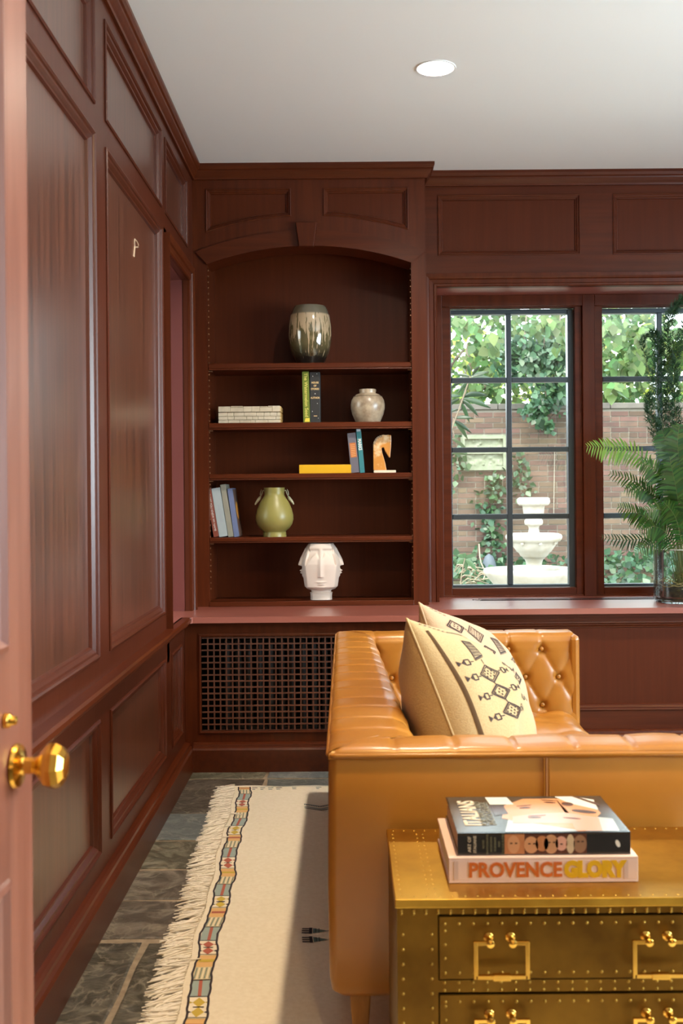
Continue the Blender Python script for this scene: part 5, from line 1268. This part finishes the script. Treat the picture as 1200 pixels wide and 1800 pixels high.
# fountain
fst = mat('white_carved_stone', (0.359, 0.3373, 0.2938), .8, noise=(8, (0.2938, 0.2557, 0.1958), .45, .75), bump=.3)
FDp = 9.0; fk = FDp / F; fc = gp(936, 1000, FDp); fx, fz0 = fc.x, -.16
fz = lambda py: gp(936, py, FDp).z
fo = empty('garden_fountain', (fx, FDp, fz0), 'white carved stone tiered fountain in the garden', 'fountain')
lob = lambda n_, a_: (lambda ang, i: a_ * (abs(math.cos(ang * n_ / 2)) - .6))
def lathe_px(rows, nm, lobes=None, lobe_rows=None, smooth=True, mt=fst, top_open=None):
    pr = [(max(r_, .01) * fk, fz(y_)) for r_, y_ in rows]
    MB().lathe(pr, (fx, FDp, 0), 96, lobe=(lambda ang, i: (lobes[1] * (abs(math.cos(ang * lobes[0] / 2 + .35)) - .62) if i in lobe_rows else 0)) if lobes else None).obj(nm, mt, fo, smooth='all')
lathe_px([(14, 912), (17.5, 912), (18.2, 904), (19, 897), (20, 894), (24, 894), (26.5, 891), (27.5, 887), (26.5, 882), (23, 880), (19, 880), (17, 884), (.01, 886)], 'top_urn', (8, .14), {5, 6, 7, 8, 9})
lathe_px([(10, 930), (15, 928), (16, 925), (16, 921), (14, 918), (15.5, 912), (17, 911)], 'urn_foot')
lathe_px([(16, 944), (10, 943), (8.8, 938), (8.5, 934), (10, 929), (13, 927)], 'neck')
lathe_px([(15, 990), (20, 985), (24, 982), (26, 978), (30, 975), (35, 968), (38, 962), (39, 958), (44, 957), (47, 953), (48, 949), (46, 945), (41, 943), (36, 944), (30, 948), (.01, 950)], 'middle_bowl', (8, .09), {6, 7, 8, 9, 10, 11, 12})
m = MB()
for q in range(8):
    a = q * PI / 4 + .1; r_ = 40 * fk; c = Vector((fx + math.cos(a) * r_, FDp + math.sin(a) * r_, fz(960)))
    m.lathe([(.0005, -.016), (.012, -.01), (.017, 0), (.013, .012), (.0005, .018)], c, 12)
m.obj('mask_carving', fst, fo, smooth='all')
lathe_px([(22, 1014), (18, 1010), (15, 1006), (13.5, 1000), (14, 995), (16, 989), (20, 986)], 'stem')
lathe_px([(70, 1075), (72, 1060), (66, 1052), (62, 1040), (66, 1032), (74, 1022), (80, 1014), (82, 1009), (80, 1005), (74, 1004), (68, 1006), (66, 1012), (62, 1018), (.01, 1020)], 'basin', (4, .22), {0, 1, 2, 3, 4, 5, 6, 7, 8, 9, 10, 11, 12})
water = mat('still_water', (.10, .13, .09), .05, spec=.8)
MB().lathe([(.001, fz(1013)), (50 * fk, fz(1013))], (fx, FDp, 0), 48).obj('water', water, fo)
MB().lathe([(60 * fk, fz0), (60 * fk, fz(1070)), (54 * fk, fz(1060)), (.001, fz(1060))], (fx, FDp, 0), 48).obj('plinth', fst, fo)

# leaves
def leaf_mesh(name, label, cat, pts, size, mt, parent=None, kind='stuff', seed=0, asp=.8, hang=.3, **kw):
    rg_ = np.random.RandomState(seed); n = len(pts); pts = np.array(pts)
    s = size * rg_.uniform(.6, 1.3, n)[:, None]
    th = rg_.uniform(0, 2 * np.pi, n); ph = rg_.normal(-hang, .55, n)
    d = np.stack([np.cos(th) * np.cos(ph), np.sin(th) * np.cos(ph), np.sin(ph)], 1)
    up = rg_.normal(0, 1, (n, 3)) * .5 + np.array([0, -.9, .3]); sd = np.cross(d, up); sd /= np.linalg.norm(sd, axis=1)[:, None] + 1e-9
    nn = np.cross(sd, d)
    v = np.stack([pts, pts + d * s * .35 + sd * s * asp * .5 + nn * s * .06, pts + d * s, pts + d * s * .35 - sd * s * asp * .5 + nn * s * .06, pts + d * s * .72 + sd * s * asp * .28, pts + d * s * .72 - sd * s * asp * .28], 1).reshape(-1, 3)
    base = np.arange(n)[:, None] * 6
    f = np.concatenate([base + np.array([0, 1, 4]), base + np.array([0, 4, 2]), base + np.array([0, 2, 5]), base + np.array([0, 5, 3])], 1).reshape(-1, 3)
    me = bpy.data.meshes.new(name); off = np.array([v[:, 0].mean(), v[:, 1].mean(), v[:, 2].min()]) if parent is None else np.zeros(3)
    me.vertices.add(len(v)); me.vertices.foreach_set('co', (v - off).ravel()); me.loops.add(len(f) * 3); me.loops.foreach_set('vertex_index', f.ravel())
    me.polygons.add(len(f)); me.polygons.foreach_set('loop_start', np.arange(len(f)) * 3); me.update(calc_edges=True); me.materials.append(mt)
    o = bpy.data.objects.new(name, me); C.objects.link(o)
    if parent is not None: o.parent = parent; o.location = -parent.location
    else: o.location = off
    return tag(o, label, cat, None, kind)
lf1 = mat('sunlit_leaf', (0.1056, 0.1728, 0.0576), .5, rand=.5, island=True, trans=.5)
lf2 = mat('blue_green_leaf', (0.03888, 0.09072, 0.04104), .4, rand=.45, island=True, trans=.3)
lf3 = mat('yellow_green_leaf', (0.27, 0.33, 0.06), .5, rand=.4, island=True, trans=.6)
bark = mat('grey_bark', (.16, .13, .10), .95, noise=(8, (.09, .07, .05), .4, .7), bump=.6)
rs = np.random.RandomState(2)
def blob(c, r, n, shell=.5):
    d = rs.normal(0, 1, (n, 3)); d /= np.linalg.norm(d, axis=1)[:, None]; q = rs.uniform(shell, 1, n)[:, None] ** .6
    return np.array(c) + d * q * np.array(r)
def tree(label, x, y, h_, trunk_r, blobs_, size, mt, seed):
    e = empty('tree', (x, y, -.16), label, 'tree', None)
    m = MB().tube(catmull([(x, y, -.2), (x + .1, y, h_ * .35), (x - .05, y + .1, h_ * .7), (x + .05, y, h_)], 12), [trunk_r * (1 - .6 * i / 12) for i in range(13)], 9)
    for c, r_, n_ in blobs_: m.tube(catmull([(x + .05, y, h_ * .5), ((x + c[0]) / 2, (y + c[1]) / 2, (h_ * .5 + c[2]) / 2 + .2), c], 6), [trunk_r * .5 * (1 - .13 * i) for i in range(7)], 6)
    m.obj('trunk', bark, e, smooth='all')
    leaf_mesh('foliage', None, None, np.concatenate([blob(c, r_, n_) for c, r_, n_ in blobs_]), size, mt, e, seed=seed)
tree('broad leaved tree beyond the garden wall behind the left window', 1.0, 15.5, 3.6, .16, [((1.7, 15.0, 3.15), (1.1, .7, .9), 1000), ((2.7, 15.3, 2.9), (.9, .7, .8), 600), ((1.2, 15.2, 4.4), (1.6, .9, .8), 900)], .125, lf1, 3)
tree('dense tree beyond the garden wall between the two windows', 3.1, 15.6, 3.8, .15, [((3.6, 15.2, 3.2), (1.0, .7, .95), 1100), ((4.4, 15.4, 2.9), (.9, .7, .8), 900), ((3.2, 15.6, 4.5), (1.5, .9, .8), 900)], .125, lf1, 4)
tree('yellow green tree farther off behind the garden wall', 2.4, 20.5, 4.0, .2, [((1.9, 20.5, 3.2), (1.3, .8, 1.3), 650), ((3.6, 20.5, 3.0), (1.6, .8, 1.2), 750), ((5.3, 20.5, 3.4), (1.5, .8, 1.5), 700)], .17, lf3, 5)
tree('tall shade tree right of the fountain', 5.8, 12.0, 3.2, .16, [((5.7, 12.2, 3.8), (1.2, 1.3, 1.0), 1200), ((6.6, 12.0, 2.9), (1.2, 1.0, 1.2), 900)], .15, lf2, 6)
# vine hanging over the wall
vn = empty('hanging_vine', (2.45, 12.8, 1.2), 'blue green leafy vine hanging over the brick wall above the fountain', 'vine')
pv = []
for k in range(60):
    t = R.random(); c = gp(900 + 95 * R.random(), 600 + 40 * R.random(), 12.75); pv.append(blob(tuple(c), (.28, .12, .22), 6, 0))
for (px, py, rx_, rz_, n_) in ((935, 640, .38, .30, 130), (975, 690, .30, .32, 150), (950, 725, .22, .18, 90), (965, 750, .12, .12, 40), (890, 640, .2, .3, 50), (1010, 640, .4, .4, 140)):
    c = gp(px, py, 12.72); pv.append(blob(tuple(c), (rx_, .12, rz_), n_, 0))
leaf_mesh('foliage', None, None, np.concatenate(pv), .100, lf2, vn, seed=9, hang=.7)
m = MB()
for px, py in ((925, 640), (960, 700), (985, 690)): m.tube(catmull([gp(px + 5, 560, 12.75), gp(px, 620, 12.74), gp(px + 3, py + 30, 12.74)], 10), .010, 5)
m.obj('vine_stem', bark, vn)
# near overhanging branch with larger leaves at the top of the view
ob = empty('overhanging_branch', (2.1, 10.4, 2.6), 'leafy branch hanging into the top of the window view', 'branch')
pv = [blob(tuple(gp(px, py, 10.4)), (rx_, .25, rz_), n_, 0) for px, py, rx_, rz_, n_ in ((960, 575, .22, .10, 36), (990, 600, .12, .14, 24), (870, 600, .12, .18, 20), (820, 570, .14, .08, 16), (1085, 580, .16, .12, 34), (1110, 640, .16, .16, 34), (1130, 600, .14, .12, 24), (1085, 690, .12, .10, 20), (940, 520, .8, .15, 120), (1150, 530, .8, .2, 100))]
leaf_mesh('foliage', None, None, np.concatenate(pv), .125, lf1, ob, seed=10, hang=.8)
MB().tube(catmull([gp(1300, 470, 10.5), gp(1100, 520, 10.4), gp(950, 530, 10.4), gp(800, 540, 10.4)], 12), .018, 6).obj('bough', bark, ob)
# ivy on the wall
def ivy(label, path, n, size, seed, w_=.07):
    e = empty('ivy', tuple(path[-1]), label, 'ivy', None); m = MB(); m.tube(catmull(path, 14), .006, 5); m.obj('ivy_stem', bark, e)
    cp = catmull(path, 30); pts_ = []
    for k in range(n): p = cp[R.randrange(31)]; t = R.random(); pts_.append((p.x + R.gauss(0, w_), p.y - R.uniform(.0, .07), p.z + R.gauss(0, .04)))
    leaf_mesh('foliage', None, None, pts_, size, lf2, e, seed=seed, hang=.5)
ivy('ivy climbing up the brick wall under the stone plaque', [gp(873, 835, 12.96), gp(866, 880, 12.96), gp(860, 930, 12.96), gp(868, 985, 12.94), gp(850, 1020, 12.9)], 260, .085, 11, .09)
ivy('thin strand of ivy on the brick wall above the fountain', [gp(908, 805, 12.96), gp(918, 840, 12.96), gp(925, 870, 12.96)], 60, .075, 12, .06)
ivy('ivy patch beside the left edge of the window and plaque', [gp(798, 760, 12.9), gp(805, 800, 12.9), gp(800, 850, 12.9)], 50, .085, 13, .06)
# ground cover bed along the wall
bed = []
for k in range(5200):
    x = R.uniform(-.5, 7); y = R.uniform(9.9, 12.95); hgt = .02 + .30 * (y - 9.9) / 3 + .10 * math.sin(x * 2.1) * math.sin(y * 1.7)
    if abs(x - fx) < .95 and y < 10.3: continue
    if x < 1.75 and y < 11.6 and R.random() < .75: continue
    bed.append((x, y, max(-.1, hgt) + R.uniform(-.12, .05)))
leaf_mesh('ground_cover', 'low blue green ground cover filling the bed at the foot of the wall', 'ground cover', bed, .085, lf2, None, seed=14, hang=-.3)
MB().box(-6, 12, 5.06, 8.3, -.16, -.13).obj('bounce_terrace', mat('pale_bounce_paving', (.55, .52, .46), .9, noise=(4, (.45, .42, .37), .4, .7)), kind='structure', base=False)  # unseen pale slab, added to bounce sunlight up to the ceiling
MB().box(-2, 8, 9.8, 12.99, -.16, .02).obj('planting_bed', ground_m, kind='structure', base=False)
# leafy shrub branch close to the window at the left (long dark leaves, each its own part)
sh = empty('laurel_branch', (1.0, 7.0, 1.0), 'laurel branch with long narrow leaves close outside the left window', 'shrub')
rl = mat('laurel_leaf', (.022, .045, .018), .4, rand=.35, trans=.2, spec=.5); tw = mat('twig', (.16, .13, .09), .9)
D7 = 7.0
MB().tube(catmull([(gp(790, 960, D7).x, D7, -.16), gp(775, 960, D7), gp(785, 800, D7), gp(812, 715, D7), gp(830, 665, D7)], 14), .0055, 6).tube(catmull([gp(795, 760, D7), gp(812, 715, D7), gp(822, 690, D7)], 6), .004, 5).tube(catmull([gp(772, 900, D7), gp(780, 840, D7), gp(800, 738, D7)], 8), .004, 5).obj('twig', tw, sh)
def long_leaf(c, ang, L_, w_=.22, curl=.3):
    m = MB(); c = Vector(c); d = Vector((math.cos(ang), R.uniform(-.3, .3), math.sin(ang))).normalized(); sd = d.cross(Vector((0, -1, R.uniform(-.6, .6)))).normalized(); nn = d.cross(sd)
    m.grid(lambda u, v: tuple(c + d * L_ * u + sd * (v - .5) * L_ * w_ * math.sin(PI * min(1, .06 + .94 * u)) ** .8 + Vector((0, 0, -1)) * L_ * curl * u * u + nn * abs(v - .5) * L_ * .10), 6, 2)
    m.obj('leaf', rl, sh, recalc=False, smooth='all')
for (px, py, a_, L_) in ((830, 665, 100, .085), (830, 667, 150, .085), (828, 668, 178, .10), (832, 667, 35, .11), (832, 668, 12, .12), (830, 670, -5, .10), (826, 670, 195, .10), (833, 664, 62, .08), (829, 672, 215, .08),
                         (818, 700, 20, .13), (816, 704, -2, .14), (814, 706, -35, .10), (812, 700, 165, .09), (810, 704, 200, .10), (818, 698, 75, .09), (812, 710, -60, .09), (806, 722, 190, .08),
                         (798, 742, -20, .10), (800, 738, 15, .10), (800, 742, -45, .10), (796, 750, 200, .07), (795, 775, -25, .09), (795, 800, 10, .08)):
    long_leaf(gp(px, py, D7), math.radians(a_), L_ * 1.35)
# seedling and dry twigs at the foot
sd_ = empty('seedling', (1.05, 8.0, -.1), 'young leafy seedling at the lower left of the window view', 'plant')
c0 = gp(815, 985, 8.0); MB().tube(catmull([(gp(806, 1040, 8).x, 8.0, -.17), gp(806, 1040, 8), gp(810, 1005, 8), c0], 8), .004, 5).obj('stem', tw, sd_)
sh_keep = sh; sh = sd_; rl_keep = rl; rl = lf2
for a_, L_, w_ in ((140, .075, .5), (95, .06, .5), (30, .09, .4), (-35, .11, .35), (200, .07, .5), (-80, .08, .45)): long_leaf(c0, math.radians(a_), L_, w_)
sh, rl = sh_keep, rl_keep
m = MB(); R.seed(31)
for k in range(16):
    x0_, y0_ = R.uniform(795, 840), R.uniform(1005, 1035); m.tube(catmull([gp(x0_, y0_, 9.4), gp(x0_ + R.uniform(5, 25), y0_ - R.uniform(0, 18), 9.3), gp(x0_ + R.uniform(20, 50), y0_ + R.uniform(-8, 8), 9.4)], 8), .0045, 4)
m.tube(catmull([gp(840, 960, 10), gp(842, 990, 10), gp(850, 1010, 10), gp(846, 1024, 10)], 8), .006, 5)
m.obj('dry_vines', mat('pale_dry_vine', (.32, .27, .19), .9), None, label='tangle of pale dry vines on the ground left of the fountain', cat='vine', kind='stuff')
MB().lathe([(.0005, 0), (.06, 0), (.085, .05), (.09, .12), (.075, .20), (.045, .27), (.0005, .30)], (gp(857, 1000, 12.2).x, 12.2, .10), 20).obj('garden_ornament', mat('blue_grey_slate', (.06, .075, .09), .7), None, smooth=True, label='blue grey egg shaped stone ornament among the ivy', cat='ornament')
# iron drainpipe-like wire on the wall and grey bird bath shadowed behind the fountain
MB().tube([gp(976, 790, 12.97), gp(974, 850, 12.97), gp(972, 915, 12.97)], .0045, 5).obj('wall_cable', mat('pale_cable', (.28, .25, .20), .8), None, label='thin pale cable hanging down the brick wall', cat='cable')
